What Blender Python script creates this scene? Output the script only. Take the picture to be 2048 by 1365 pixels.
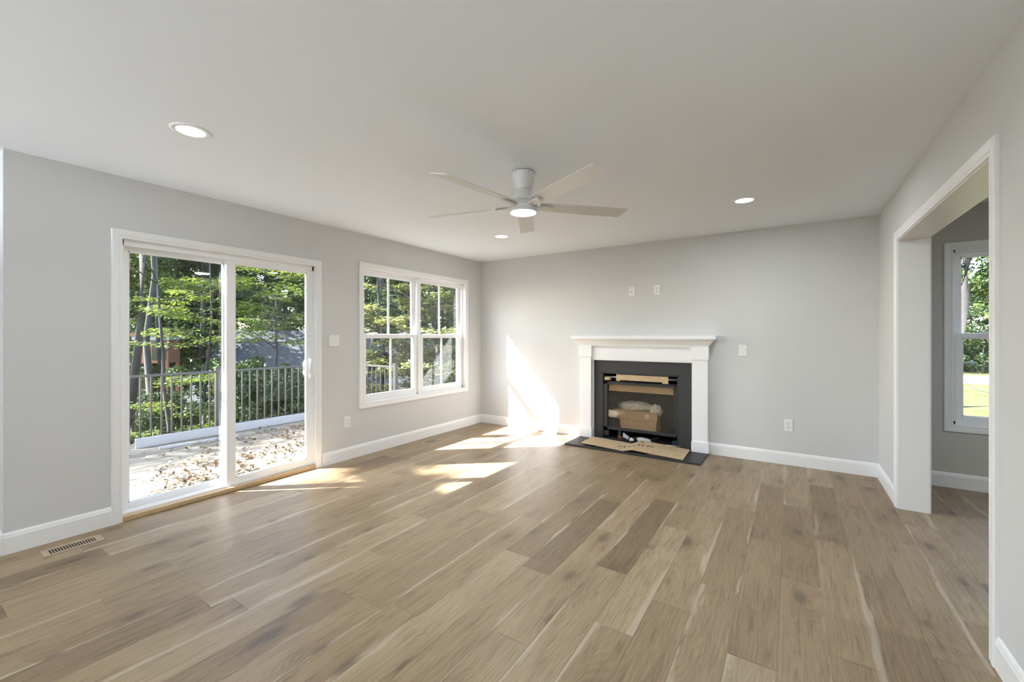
import bpy, bmesh, math, random
import numpy as np
from mathutils import Vector, Matrix
for o in list(bpy.data.objects): bpy.data.objects.remove(o, do_unlink=True)
SC = bpy.context.scene
COL = SC.collection
R = math.radians
# ------------------------------------------------------------------ camera
XL, YB, XR, H = -3.944, 5.168, 0.689, 2.44       # left wall, back wall, right wall faces, ceiling
CH, FPX, YAW, Y0 = 1.3128, 850.0, R(33.208), 672.6
cam = bpy.data.cameras.new('camera'); camo = bpy.data.objects.new('camera', cam); COL.objects.link(camo)
cam.sensor_width = 36; cam.lens = FPX/2048*36; cam.shift_y = -(682.5-Y0)/2048; cam.clip_start = 0.02; cam.clip_end = 300
camo.location = (0, 0, CH); camo.rotation_euler = (R(90), 0, YAW)
SC.camera = camo
# ------------------------------------------------------------------ sky, sun, exposure
SUN = Vector((1.2, 1.0, -1.38)).normalized()      # direction the sunlight travels
w = bpy.data.worlds.new('world'); SC.world = w; w.use_nodes = True
nt = w.node_tree; nt.nodes.clear()
sky = nt.nodes.new('ShaderNodeTexSky'); sky.sky_type = 'NISHITA'; sky.sun_disc = False
sky.sun_elevation = math.asin(-SUN.z); sky.sun_rotation = math.atan2(-SUN.x, -SUN.y); sky.altitude = 200; sky.air_density = 1.0; sky.dust_density = 1.5
bg = nt.nodes.new('ShaderNodeBackground'); bg.inputs['Strength'].default_value = 1.05
wo = nt.nodes.new('ShaderNodeOutputWorld'); nt.links.new(sky.outputs[0], bg.inputs[0]); nt.links.new(bg.outputs[0], wo.inputs[0])
sl = bpy.data.lights.new('sun', 'SUN'); sl.energy = 31.0; sl.angle = R(0.53); sl.color = (.99, .995, 1.0)
so = bpy.data.objects.new('sun', sl); COL.objects.link(so); so.rotation_euler = SUN.to_track_quat('-Z', 'Y').to_euler(); so.location = (-12, -10, 14)
LAMP_W, RIGHT_W, KITCHEN_FILL_W, FAN_W, UPFILL_W = 4.2, 9.0, 1.2, 9.0, 225.0
LAMP_C = (.85, .935, 1.0)
vs = SC.view_settings; vs.view_transform = 'Standard'; vs.look = 'None'; vs.exposure = 0.62; vs.gamma = 1.0; vs.use_curve_mapping = False
SC.cycles.max_bounces = 12; SC.cycles.diffuse_bounces = 6; SC.cycles.transparent_max_bounces = 24; SC.cycles.caustics_reflective = False; SC.cycles.caustics_refractive = False
SC.cycles.sample_clamp_indirect = 6.0

# ------------------------------------------------------------------ materials
def mat(name):
    m = bpy.data.materials.new(name); m.use_nodes = True; n = m.node_tree; n.nodes.clear()
    out = n.nodes.new('ShaderNodeOutputMaterial'); return m, n, out
def nd(n, t, **kw):
    x = n.nodes.new(t)
    for k, v in kw.items():
        if k in x.inputs.keys(): x.inputs[k].default_value = v
        else: setattr(x, k, v)
    return x
def lk(n, a, b): n.links.new(a, b)
def math_(n, op, a, b=None, c=None):
    x = n.nodes.new('ShaderNodeMath'); x.operation = op
    for i, v in enumerate((a, b, c)):
        if v is None: continue
        if isinstance(v, (int, float)): x.inputs[i].default_value = v
        else: n.links.new(v, x.inputs[i])
    return x.outputs[0]
def mixc(n, fac, a, b, blend='MIX'):
    x = n.nodes.new('ShaderNodeMix'); x.data_type = 'RGBA'; x.blend_type = blend
    for i, v in ((0, fac), (6, a), (7, b)):
        if isinstance(v, (int, float)): x.inputs[i].default_value = v
        elif isinstance(v, tuple): x.inputs[i].default_value = v if len(v) == 4 else (*v, 1)
        else: n.links.new(v, x.inputs[i])
    return x.outputs[2]
def ramp(n, fac, stops):
    x = n.nodes.new('ShaderNodeValToRGB'); e = x.color_ramp.elements
    while len(e) < len(stops): e.new(0.5)
    for i, (p, c) in enumerate(stops):
        e[i].position = p; e[i].color = (*c, 1) if len(c) == 3 else c
    n.links.new(fac, x.inputs[0]); return x.outputs[0]
def simple(name, col, rough=.5, metal=0.0, spec=.5, noise=0.0, nscale=40.0, bump=0.0, bscale=200.0):
    m, n, out = mat(name); b = nd(n, 'ShaderNodeBsdfPrincipled'); lk(n, b.outputs[0], out.inputs[0])
    b.inputs['Roughness'].default_value = rough; b.inputs['Metallic'].default_value = metal; b.inputs['Specular IOR Level'].default_value = spec
    tc = nd(n, 'ShaderNodeTexCoord')
    nz = nd(n, 'ShaderNodeTexNoise', Scale=nscale, Detail=4.0); lk(n, tc.outputs['Object'], nz.inputs['Vector'])
    f = math_(n, 'MULTIPLY_ADD', nz.outputs[0], 2*noise, 1-noise)
    mx = nd(n, 'ShaderNodeVectorMath', operation='SCALE'); mx.inputs[0].default_value = col; lk(n, f, mx.inputs['Scale']); lk(n, mx.outputs[0], b.inputs['Base Color'])
    if bump:
        n2 = nd(n, 'ShaderNodeTexNoise', Scale=bscale, Detail=2.0); lk(n, tc.outputs['Object'], n2.inputs['Vector'])
        bp = nd(n, 'ShaderNodeBump', Strength=bump, Distance=.002); lk(n, n2.outputs[0], bp.inputs['Height']); lk(n, bp.outputs[0], b.inputs['Normal'])
    return m
M = {}
M['wall'] = simple('greige_wall_paint', (.645, .642, .635), .85, noise=.012, nscale=3, bump=.08, bscale=350, spec=.2)
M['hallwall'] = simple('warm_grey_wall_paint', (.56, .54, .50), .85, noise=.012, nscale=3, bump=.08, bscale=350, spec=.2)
M['ceil'] = simple('flat_white_ceiling_paint', (.82, .855, .90), .95, noise=.008, nscale=2, bump=.05, spec=.1)
M['trim'] = simple('white_semi_gloss_trim_paint', (.86, .86, .855), .38, noise=.01, nscale=8)
M['vinyl'] = simple('white_vinyl', (.88, .88, .885), .32, noise=.008, nscale=10)
M['plate'] = simple('white_plastic', (.82, .82, .80), .35, noise=.01)
M['slot'] = simple('dark_slot', (.03, .03, .03), .6)
M['fan'] = simple('white_fan_enamel', (.70, .69, .67), .42, noise=.01)
M['fandark'] = simple('dark_fan_gap', (.05, .05, .05), .6)
M['slate'] = simple('honed_black_slate', (.025, .0235, .022), .50, noise=.30, nscale=60, bump=.25, bscale=140)
M['blackmetal'] = simple('black_powder_coated_metal', (.018, .018, .019), .42, noise=.1)
M['firebox'] = simple('firebox_brown_black_metal', (.045, .040, .034), .7, noise=.15)
M['steel'] = simple('brushed_steel', (.55, .55, .54), .35, metal=.9, noise=.05)
M['foam'] = simple('white_foam', (.75, .75, .74), .8, noise=.05)
M['copper'] = simple('orange_wire', (.45, .14, .05), .4)
M['greyplastic'] = simple('grey_plastic', (.33, .33, .34), .4)
M['print'] = simple('brown_black_print', (.045, .035, .028), .8)
M['oakstrip'] = simple('raw_oak_strip', (.50, .35, .19), .5, noise=.12, nscale=30)
M['register'] = simple('oak_register_frame', (.40, .31, .22), .5, noise=.1, nscale=50)
M['registerhole'] = simple('dark_register_slot', (.035, .025, .018), .8)
M['railmetal'] = simple('dark_bronze_aluminium', (.028, .026, .026), .4, noise=.05)
M['pvc'] = simple('white_pvc_board', (.30, .31, .335), .45, noise=.03)
M['bark'] = simple('grey_brown_bark', (.042, .037, .033), .9, noise=.45, nscale=9, bump=.8, bscale=24)
M['shingle'] = None
M['siding'] = simple('grey_siding', (.11, .115, .12), .7, noise=.05)
M['cedar'] = simple('orange_boards', (.26, .105, .045), .6, noise=.25, nscale=6)
M['darkglass'] = simple('dark_window_glass', (.02, .03, .02), .08)
M['wire'] = simple('black_cable', (.02, .02, .02), .5)
M['asphalt'] = simple('pale_grey_road', (.20, .205, .22), .9, noise=.12, nscale=3)

def cardboard(name, c):
    m, n, out = mat(name); b = nd(n, 'ShaderNodeBsdfPrincipled', Roughness=.8); b.inputs['Specular IOR Level'].default_value = .2; lk(n, b.outputs[0], out.inputs[0])
    tc = nd(n, 'ShaderNodeTexCoord'); wv = nd(n, 'ShaderNodeTexWave', Scale=60.0, Distortion=.3); lk(n, tc.outputs['Object'], wv.inputs[0])
    nz = nd(n, 'ShaderNodeTexNoise', Scale=22.0, Detail=5.0); lk(n, tc.outputs['Object'], nz.inputs[0])
    f = math_(n, 'ADD', math_(n, 'MULTIPLY', wv.outputs[1], .25), nz.outputs[0])
    lk(n, ramp(n, f, [(.3, tuple(v*.86 for v in c)), (.9, tuple(min(1, v*1.12) for v in c))]), b.inputs['Base Color']); return m
M['card'] = cardboard('brown_cardboard', (.47, .335, .205))
M['card2'] = cardboard('tan_cardboard', (.52, .385, .235))

def glassmat(name, tint, r0=.04):
    m, n, out = mat(name); t = nd(n, 'ShaderNodeBsdfTransparent'); t.inputs[0].default_value = (*tint, 1)
    g = nd(n, 'ShaderNodeBsdfGlossy', Roughness=0.0); g.inputs[0].default_value = (1, 1, 1, 1)
    fr = nd(n, 'ShaderNodeFresnel'); ge = nd(n, 'ShaderNodeNewGeometry'); lk(n, math_(n, 'MULTIPLY_ADD', ge.outputs['Backfacing'], 1/1.5-1.5, 1.5), fr.inputs['IOR'])   # same thin-sheet reflectance from both faces
    mx = nd(n, 'ShaderNodeMixShader'); lk(n, fr.outputs[0], mx.inputs[0]); lk(n, t.outputs[0], mx.inputs[1]); lk(n, g.outputs[0], mx.inputs[2]); lk(n, mx.outputs[0], out.inputs[0]); return m
M['glass'] = glassmat('clear_window_glass', (.97, .98, .975))
M['fireglass'] = glassmat('smoked_fireplace_glass', (.90, .87, .82))
def plastic_bag():
    m, n, out = mat('crumpled_clear_plastic'); b = nd(n, 'ShaderNodeBsdfPrincipled', Roughness=.25); b.inputs['Base Color'].default_value = (.80, .79, .76, 1)
    t = nd(n, 'ShaderNodeBsdfTransparent'); t.inputs[0].default_value = (.95, .95, .93, 1)
    tc = nd(n, 'ShaderNodeTexCoord'); nz = nd(n, 'ShaderNodeTexNoise', Scale=18.0, Detail=4.0, Distortion=1.5); lk(n, tc.outputs['Object'], nz.inputs[0])
    mx = nd(n, 'ShaderNodeMixShader'); lk(n, math_(n, 'MULTIPLY_ADD', nz.outputs[0], .9, .22), mx.inputs[0]); lk(n, t.outputs[0], mx.inputs[1]); lk(n, b.outputs[0], mx.inputs[2]); lk(n, mx.outputs[0], out.inputs[0]); return m
M['bag'] = plastic_bag()
def lampmat(name, s):
    m, n, out = mat(name); e = nd(n, 'ShaderNodeEmission', Strength=s); e.inputs[0].default_value = (1, .985, .96, 1); lk(n, e.outputs[0], out.inputs[0]); return m
M['lens'] = lampmat('lit_lamp_lens', 4.0)

def floormat():
    m, n, out = mat('oak_plank_floor'); b = nd(n, 'ShaderNodeBsdfPrincipled'); lk(n, b.outputs[0], out.inputs[0])
    at = nd(n, 'ShaderNodeVertexColor', layer_name='plank')            # r,g,b = three random numbers per plank
    sp = nd(n, 'ShaderNodeSeparateColor'); lk(n, at.outputs[0], sp.inputs[0]); r1, r2, r3 = sp.outputs
    uv = nd(n, 'ShaderNodeUVMap', uv_map='plankuv'); su = nd(n, 'ShaderNodeSeparateXYZ'); lk(n, uv.outputs[0], su.inputs[0]); u, v = su.outputs[0], su.outputs[1]   # metres across / along
    off = math_(n, 'MULTIPLY', r1, 37.0); off2 = math_(n, 'MULTIPLY', r2, 91.0)
    def vec(sx, sy):
        c = nd(n, 'ShaderNodeCombineXYZ'); lk(n, math_(n, 'ADD', math_(n, 'MULTIPLY', u, sx), off), c.inputs[0]); lk(n, math_(n, 'ADD', math_(n, 'MULTIPLY', v, sy), off2), c.inputs[1]); lk(n, off, c.inputs[2]); return c.outputs[0]
    # knots: sparse cells
    kv = vec(4.2, 1.9)
    vo = nd(n, 'ShaderNodeTexVoronoi', voronoi_dimensions='2D', Scale=1.0, Randomness=1.0); lk(n, kv, vo.inputs['Vector'])
    vcol = nd(n, 'ShaderNodeSeparateColor'); lk(n, vo.outputs['Color'], vcol.inputs[0])
    keep = math_(n, 'GREATER_THAN', vcol.outputs[0], .60)
    kd = vo.outputs['Distance']
    kn = math_(n, 'MULTIPLY', keep, math_(n, 'SUBTRACT', 1.0, math_(n, 'SMOOTH_MIN', math_(n, 'MULTIPLY', kd, math_(n, 'MULTIPLY_ADD', vcol.outputs[1], 9.0, 4.5)), 1.0, .1)))
    kn_wide = math_(n, 'MULTIPLY', keep, math_(n, 'SUBTRACT', 1.0, math_(n, 'MINIMUM', math_(n, 'MULTIPLY', kd, 2.1), 1.0)))
    # broad figure: cathedral rings distorted by knots
    nz = nd(n, 'ShaderNodeTexNoise', Scale=1.0, Detail=3.0, Roughness=.55); lk(n, vec(5.0, .9), nz.inputs[0])
    ring = math_(n, 'SINE', math_(n, 'ADD', math_(n, 'ADD', math_(n, 'MULTIPLY', u, 330.0), math_(n, 'MULTIPLY', nz.outputs[0], 95.0)), math_(n, 'MULTIPLY', kn_wide, 26.0)))
    fine = nd(n, 'ShaderNodeTexNoise', Scale=1.0, Detail=6.0, Roughness=.72); lk(n, vec(150.0, 4.5), fine.inputs[0])
    blot = nd(n, 'ShaderNodeTexNoise', Scale=1.0, Detail=4.0, Roughness=.6); lk(n, vec(16.0, 1.7), blot.inputs[0])
    smud = nd(n, 'ShaderNodeTexNoise', Scale=1.0, Detail=5.0, Roughness=.65); lk(n, vec(38.0, 4.2), smud.inputs[0])
    # plank tone
    base = ramp(n, r3, [(0.0, (.214, .149, .085)), (.3, (.282, .200, .114)), (.62, (.333, .241, .142)), (1.0, (.395, .300, .186))])
    c = mixc(n, math_(n, 'MULTIPLY', math_(n, 'SUBTRACT', blot.outputs[0], .42), 1.7), base, mixc(n, 1.0, base, (.80, .77, .745), 'MULTIPLY'))
    c = mixc(n, math_(n, 'MINIMUM', math_(n, 'MULTIPLY', math_(n, 'MAXIMUM', math_(n, 'SUBTRACT', smud.outputs[0], .53), 0.0), 4.6), .7), c, mixc(n, 1.0, c, (.60, .56, .53), 'MULTIPLY'))
    c = mixc(n, math_(n, 'MULTIPLY', math_(n, 'MULTIPLY', math_(n, 'MULTIPLY_ADD', ring, .5, .5), math_(n, 'MULTIPLY_ADD', kn_wide, .5, .6)), .50), c, mixc(n, 1.0, c, (.66, .60, .56), 'MULTIPLY'))
    c = mixc(n, math_(n, 'MULTIPLY', math_(n, 'MAXIMUM', math_(n, 'SUBTRACT', fine.outputs[0], .47), 0.0), 3.4), c, mixc(n, 1.0, c, (.60, .55, .52), 'MULTIPLY'))
    # pale sapwood streak along one edge of some planks
    edge = math_(n, 'ADD', math_(n, 'ABSOLUTE', math_(n, 'SUBTRACT', u, math_(n, 'MULTIPLY', math_(n, 'GREATER_THAN', r2, .5), .177))), math_(n, 'MULTIPLY', math_(n, 'SUBTRACT', blot.outputs[0], .47), .16))
    sap = math_(n, 'MULTIPLY', math_(n, 'GREATER_THAN', r1, .35), math_(n, 'SUBTRACT', 1.0, math_(n, 'SMOOTH_MIN', math_(n, 'DIVIDE', math_(n, 'MAXIMUM', edge, 0.0), .020), 1.0, .12)))
    c = mixc(n, math_(n, 'MINIMUM', math_(n, 'MULTIPLY', math_(n, 'MAXIMUM', sap, 0.0), .8), .62), c, (.47, .385, .29))
    c = mixc(n, math_(n, 'MINIMUM', math_(n, 'MULTIPLY', math_(n, 'MAXIMUM', kn_wide, 0.0), .45), .5), c, mixc(n, 1.0, c, (.62, .55, .50), 'MULTIPLY'))
    c = mixc(n, math_(n, 'MINIMUM', math_(n, 'MAXIMUM', math_(n, 'MULTIPLY', kn, math_(n, 'MULTIPLY_ADD', fine.outputs[0], 2.0, .05)), 0.0), .62), c, (.098, .070, .050))
    lk(n, c, b.inputs['Base Color'])
    b.inputs['Roughness'].default_value = .40; b.inputs['Specular IOR Level'].default_value = .45
    lk(n, math_(n, 'MULTIPLY_ADD', fine.outputs[0], .16, .33), b.inputs['Roughness'])
    bp = nd(n, 'ShaderNodeBump', Strength=.12, Distance=.001); lk(n, fine.outputs[0], bp.inputs['Height']); lk(n, bp.outputs[0], b.inputs['Normal'])
    return m
M['floor'] = floormat()
def deckmat():
    m, n, out = mat('weathered_pine_deck'); b = nd(n, 'ShaderNodeBsdfPrincipled', Roughness=.8); lk(n, b.outputs[0], out.inputs[0])
    tc = nd(n, 'ShaderNodeTexCoord'); mp = nd(n, 'ShaderNodeMapping'); mp.inputs['Scale'].default_value = (40, 2.5, 1); lk(n, tc.outputs['Object'], mp.inputs[0])
    nz = nd(n, 'ShaderNodeTexNoise', Scale=1.0, Detail=6.0); lk(n, mp.outputs[0], nz.inputs[0])
    g = nd(n, 'ShaderNodeNewGeometry'); f = math_(n, 'ADD', math_(n, 'MULTIPLY', nz.outputs[0], .7), math_(n, 'MULTIPLY', g.outputs['Random Per Island'], .35))
    lk(n, ramp(n, f, [(.2, (.085, .070, .049)), (.55, (.122, .106, .078)), (.9, (.158, .141, .108))]), b.inputs['Base Color']); return m
M['deck'] = deckmat()
LEAF = .62
def leafmat(name, stops, trans=.35):
    m, n, out = mat(name); g = nd(n, 'ShaderNodeNewGeometry')
    stops = [(p, tuple(q*LEAF for q in c)) for p, c in stops]; col = ramp(n, g.outputs['Random Per Island'], stops)
    d = nd(n, 'ShaderNodeBsdfPrincipled', Roughness=.5); d.inputs['Specular IOR Level'].default_value = .25; t = nd(n, 'ShaderNodeBsdfTranslucent'); lk(n, col, d.inputs['Base Color']); lk(n, mixc(n, 1.0, col, (1.35, 1.25, .55), 'MULTIPLY'), t.inputs[0])
    mx = nd(n, 'ShaderNodeMixShader'); mx.inputs[0].default_value = trans; lk(n, d.outputs[0], mx.inputs[1]); lk(n, t.outputs[0], mx.inputs[2]); lk(n, mx.outputs[0], out.inputs[0]); return m
M['leaf'] = leafmat('woodland_green_leaves', [(0, (.045, .085, .028)), (.45, (.075, .13, .038)), (.8, (.12, .18, .05)), (1, (.20, .25, .07))])
M['leafdark'] = leafmat('dark_green_leaves', [(0, (.03, .062, .026)), (.5, (.05, .09, .032)), (1, (.10, .15, .05))])
M['leafshrub'] = leafmat('shrub_green_leaves', [(0, (.026, .055, .022)), (.5, (.042, .080, .028)), (.85, (.075, .12, .04)), (1, (.16, .20, .08))], .2)
M['leafbright'] = leafmat('yellow_green_leaves', [(0, (.10, .165, .04)), (.5, (.165, .24, .055)), (1, (.29, .36, .09))], .45)
M['leafpale'] = leafmat('pale_olive_leaves', [(0, (.12, .15, .06)), (.5, (.22, .25, .11)), (.85, (.34, .37, .18)), (1, (.55, .56, .36))], .4)
M['dryleaf'] = leafmat('dry_brown_leaves', [(0, (.10, .06, .035)), (.5, (.19, .115, .065)), (.9, (.28, .18, .10)), (1, (.42, .33, .10))], .15)
def groundmat(name, a, b_, c_, sc):
    m, n, out = mat(name); b = nd(n, 'ShaderNodeBsdfPrincipled', Roughness=.95); b.inputs['Specular IOR Level'].default_value = .1; lk(n, b.outputs[0], out.inputs[0]); tc = nd(n, 'ShaderNodeTexCoord')
    n1 = nd(n, 'ShaderNodeTexNoise', Scale=sc, Detail=8.0, Roughness=.7); lk(n, tc.outputs['Object'], n1.inputs[0]); lk(n, ramp(n, n1.outputs[0], [(.3, tuple(q*LEAF for q in a)), (.5, tuple(q*LEAF for q in b_)), (.7, tuple(q*LEAF for q in c_))]), b.inputs['Base Color']); return m
M['forestfloor'] = groundmat('leaf_litter_ground', (.075, .06, .035), (.13, .11, .06), (.10, .14, .045), 2.5)
M['lawn'] = groundmat('pale_dry_lawn', (.085, .105, .036), (.145, .155, .062), (.185, .17, .085), .9)
def shinglemat():
    m, n, out = mat('grey_asphalt_shingles'); b = nd(n, 'ShaderNodeBsdfPrincipled', Roughness=.9); lk(n, b.outputs[0], out.inputs[0]); uv = nd(n, 'ShaderNodeTexCoord')
    br = nd(n, 'ShaderNodeTexBrick', Scale=1.0); br.inputs['Color1'].default_value = (.034, .036, .040, 1); br.inputs['Color2'].default_value = (.05, .053, .058, 1); br.inputs['Mortar'].default_value = (.018, .019, .021, 1)
    br.inputs['Brick Width'].default_value = .33; br.inputs['Row Height'].default_value = .15; br.inputs['Mortar Size'].default_value = .014; lk(n, uv.outputs['UV'], br.inputs['Vector']); lk(n, br.outputs[0], b.inputs['Base Color']); return m
M['shingle'] = shinglemat()

# ------------------------------------------------------------------ builders
def link(name, me, m, parent=None):
    o = bpy.data.objects.new(name, me); COL.objects.link(o)
    if m is not None and len(me.materials) == 0: me.materials.append(m)
    if parent is not None: o.parent = parent
    return o
class MB:
    def __init__(s): s.b = bmesh.new()
    def box(s, x0, x1, y0, y1, z0, z1, bev=0.0):
        t = bmesh.new(); bmesh.ops.create_cube(t, size=1.0)
        for v in t.verts: v.co = Vector((x0+(v.co.x+.5)*(x1-x0), y0+(v.co.y+.5)*(y1-y0), z0+(v.co.z+.5)*(z1-z0)))
        if bev: bmesh.ops.bevel(t, geom=list(t.edges), offset=bev, segments=2, profile=.5, affect='EDGES')
        s.add(t); return s
    def mbox(s, f, u0, u1, v0, v1, w0, w1, bev=0.0):
        a, b = f(u0, v0, w0), f(u1, v1, w1)
        return s.box(min(a[0], b[0]), max(a[0], b[0]), min(a[1], b[1]), max(a[1], b[1]), min(a[2], b[2]), max(a[2], b[2]), bev)
    def add(s, t, mx=None):
        if mx is not None: bmesh.ops.transform(t, matrix=mx, verts=t.verts)
        me = bpy.data.meshes.new('t'); t.to_mesh(me); t.free(); s.b.from_mesh(me); bpy.data.meshes.remove(me)
    def loft(s, rings, closed=False, caps=True, smooth=False):
        vr = [[s.b.verts.new(p) for p in r] for r in rings]; n = len(rings[0])
        for a, b in zip(vr[:-1], vr[1:]):
            for i in range(n if closed else n-1):
                f = s.b.faces.new((a[i], a[(i+1) % n], b[(i+1) % n], b[i])); f.smooth = smooth
        if caps and closed:
            s.b.faces.new(vr[0]); s.b.faces.new(list(reversed(vr[-1])))
        return s
    def lathe(s, prof, c=(0, 0, 0), seg=48, caps=True, smooth=True):
        rings = [[(c[0]+r*math.cos(2*math.pi*i/seg), c[1]+r*math.sin(2*math.pi*i/seg), c[2]+z) for i in range(seg)] for r, z in prof]
        return s.loft(rings, True, caps, smooth)
    def tube(s, pts, rad, seg=8, smooth=True):
        pts = [Vector(p) for p in pts]; rr = rad if isinstance(rad, (list, tuple)) else [rad]*len(pts); rings = []
        for i, p in enumerate(pts):
            d = (pts[min(i+1, len(pts)-1)]-pts[max(i-1, 0)]).normalized(); a = d.cross(Vector((0, 0, 1)))
            if a.length < .05: a = d.cross(Vector((1, 0, 0)))
            a.normalize(); b = d.cross(a); rings.append([p+rr[i]*(math.cos(2*math.pi*k/seg)*a+math.sin(2*math.pi*k/seg)*b) for k in range(seg)])
        return s.loft(rings, True, True, smooth)
    def poly(s, pts): s.b.faces.new([s.b.verts.new(p) for p in pts]); return s
    def prism(s, prof, f0, f1):       # closed profile extruded between two mapping functions
        return s.loft([[f0(*p) for p in prof], [f1(*p) for p in prof]], True, True)
    def build(s, name, m, parent=None, smooth=False):
        bmesh.ops.remove_doubles(s.b, verts=s.b.verts, dist=1e-6); bmesh.ops.recalc_face_normals(s.b, faces=s.b.faces)
        me = bpy.data.meshes.new(name); s.b.to_mesh(me); s.b.free()
        if smooth: me.shade_smooth()
        return link(name, me, m, parent)
def tag(o, label=None, cat=None, group=None, kind=None):
    if label: o['label'] = label
    if cat: o['category'] = cat
    if group: o['group'] = group
    if kind: o['kind'] = kind
    return o
def empty(name, loc=(0, 0, 0), rz=0):
    o = bpy.data.objects.new(name, None); COL.objects.link(o); o.location = loc; o.rotation_euler.z = rz; o.empty_display_size = .1; return o
def struct(o, label=None, cat=None): o['kind'] = 'structure'; tag(o, label, cat); return o
def copy_tree(o, parent=None):
    c = o.copy(); COL.objects.link(c); c.parent = parent
    for ch in list(o.children): copy_tree(ch, c)
    return c
LW = lambda u, v, w_: (XL+w_, u, v)          # on the left wall: along y, up, into the room
BW = lambda u, v, w_: (u, YB-w_, v)          # on the back wall
RW = lambda u, v, w_: (XR-w_, u, v)          # on the right wall
CASING = [(0, 0), (0, .010), (.004, .013), (.010, .013), (.014, .010), (.020, .014), (.046, .018), (.056, .018), (.060, .013), (.060, 0)]
def casing(mb, f, u0, u1, v0, v1, picture, prof=CASING, w0=0.0):
    rings = []
    for o, p in prof:
        if picture: r = [(u0-o, v0-o), (u0-o, v1+o), (u1+o, v1+o), (u1+o, v0-o), (u0-o, v0-o)]
        else: r = [(u0-o, 0), (u0-o, v1+o), (u1+o, v1+o), (u1+o, 0)]
        rings.append([f(a, b, w0+p) for a, b in r])
    mb.loft(rings, False, False)
    if not picture:
        for e in (0, -1): mb.b.faces.new([mb.b.verts.new(r[e]) for r in rings])
    return mb
BASE = [(0, 0), (.014, 0), (.014, .100), (.011, .108), (.011, .112), (.006, .124), (0, .128)]
def baseboard(mb, f, u0, u1):
    return mb.prism(BASE, lambda p, z: f(u0, z, p), lambda p, z: f(u1, z, p))

# ------------------------------------------------------------------ floor (planks are one mesh, joints where the photo shows them)
def build_floor():
    rnd = random.Random(11); PW, PL, GAP = .177, 1.2, .0007
    ph = {-20: .81, -18: .37, -16: .65, -17: .98, -7: 2.06, -6: 1.54, -5: 2.3, -4: 1.84, -3: 2.16, -2: 2.44, -1: 1.96, 0: 2.73, 1: 2.18, 2: 3.02, 3: 3.59, 4: 3.98}
    tone = {(1, 1): .05, (0, 0): .35, (-1, 1): .8}
    V, F, UV, CO = [], [], [], []
    X0, X1, Yn, Yf = -5.11, 4.06, -3.46, YB
    for k in range(-32, 26):
        xa, xb = max(-.043+k*PW, X0), min(-.043+(k+1)*PW, X1)
        if xb-xa < .002: continue
        p = ph.get(k, rnd.uniform(0, PL)); n0 = math.floor((Yn-p)/PL)-1
        for j in range(n0, n0+10):
            ya, yb = max(p+j*PL, Yn), min(p+(j+1)*PL, Yf)
            if yb-ya < .002: continue
            if xa < XL and ya < YB and yb > .46 and xb <= XL+.001: yb = min(yb, .46)
            if yb-ya < .002: continue
            i = len(V); g = GAP
            V += [(xa+g, ya+g, 0), (xb-g, ya+g, 0), (xb-g, yb-g, 0), (xa+g, yb-g, 0)]; F.append((i, i+1, i+2, i+3))
            UV += [(0, ya-(p+j*PL)), (xb-xa, ya-(p+j*PL)), (xb-xa, yb-(p+j*PL)), (0, yb-(p+j*PL))]
            c = (rnd.random(), rnd.random(), min(1, max(0, rnd.gauss(.5, .24))), 1); CO += [c]*4
    # dark tongue-and-groove backing just below the boards
    i = len(V); z = -.002
    for (a, b, c, d) in ((XL, X1, Yn, Yf), (X0, XL, Yn, .46)):
        i = len(V); V += [(a, c, z), (b, c, z), (b, d, z), (a, d, z)]; F.append((i, i+1, i+2, i+3)); UV += [(0, 0)]*4; CO += [(.5, .5, 0, 1)]*4
        i = len(V); q = [(a, c), (b, c), (b, d), (a, d)]; V += [(x, y, z) for x, y in q]+[(x, y, -.12) for x, y in q]
        for e in range(4): F.append((i+e, i+4+e, i+4+(e+1) % 4, i+(e+1) % 4)); UV += [(0, 0)]*4; CO += [(.5, .5, 0, 1)]*4
        F.append((i+7, i+6, i+5, i+4)); UV += [(0, 0)]*4; CO += [(.5, .5, 0, 1)]*4
    me = bpy.data.meshes.new('floor'); me.from_pydata(V, [], F); 
    uvl = me.uv_layers.new(name='plankuv'); uvl.data.foreach_set('uv', np.array(UV, dtype=np.float32).ravel())
    ca = me.color_attributes.new('plank', 'FLOAT_COLOR', 'CORNER'); ca.data.foreach_set('color', np.array(CO, dtype=np.float32).ravel())
    return struct(link('floor', me, M['floor']))
build_floor()

# ------------------------------------------------------------------ shell
DY0, DY1, DZ = .985, 2.48, 2.02              # sliding door opening
WY0, WY1, WZ0, WZ1 = 3.02, 4.79, .562, 2.078 # twin window opening
T = .156
mb = MB(); x0, x1 = XL-T, XL
for a in ((.46, DY0, 0, H), (DY0, DY1, DZ, H), (DY1, WY0, 0, H), (WY0, WY1, 0, WZ0), (WY0, WY1, WZ1, H), (WY1, YB, 0, H)): mb.box(x0, x1, *a)
for a in ((.60, DY0), (DY1, YB+.16)): mb.box(x0, x1-.002, a[0], a[1], -.6, 0)
mb.box(x0, x1-.002, DY0, DY1, -.6, -.04)
struct(mb.build('wall_left', M['wall']))
FX0, FX1, FZ1 = -2.0, -1.075, .852           # firebox hole
W2 = (1.17, 2.06, .535, 2.072)               # next-room window opening
mb = MB(); y0, y1 = YB, YB+T
for a in ((XL-T, FX0, 0, H), (FX0, FX1, FZ1, H), (FX1, .86, 0, H)): mb.box(a[0], a[1], y0, y1, a[2], a[3])
struct(mb.build('wall_back', M['wall']))
mb = MB()
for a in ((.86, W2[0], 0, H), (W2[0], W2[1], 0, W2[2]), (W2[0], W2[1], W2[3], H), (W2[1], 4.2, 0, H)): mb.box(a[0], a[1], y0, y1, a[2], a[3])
mb.box(4.06, 4.2, 1.0, YB, 0, H); mb.box(.86, 4.2, .86, 1.0, 0, H)
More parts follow.
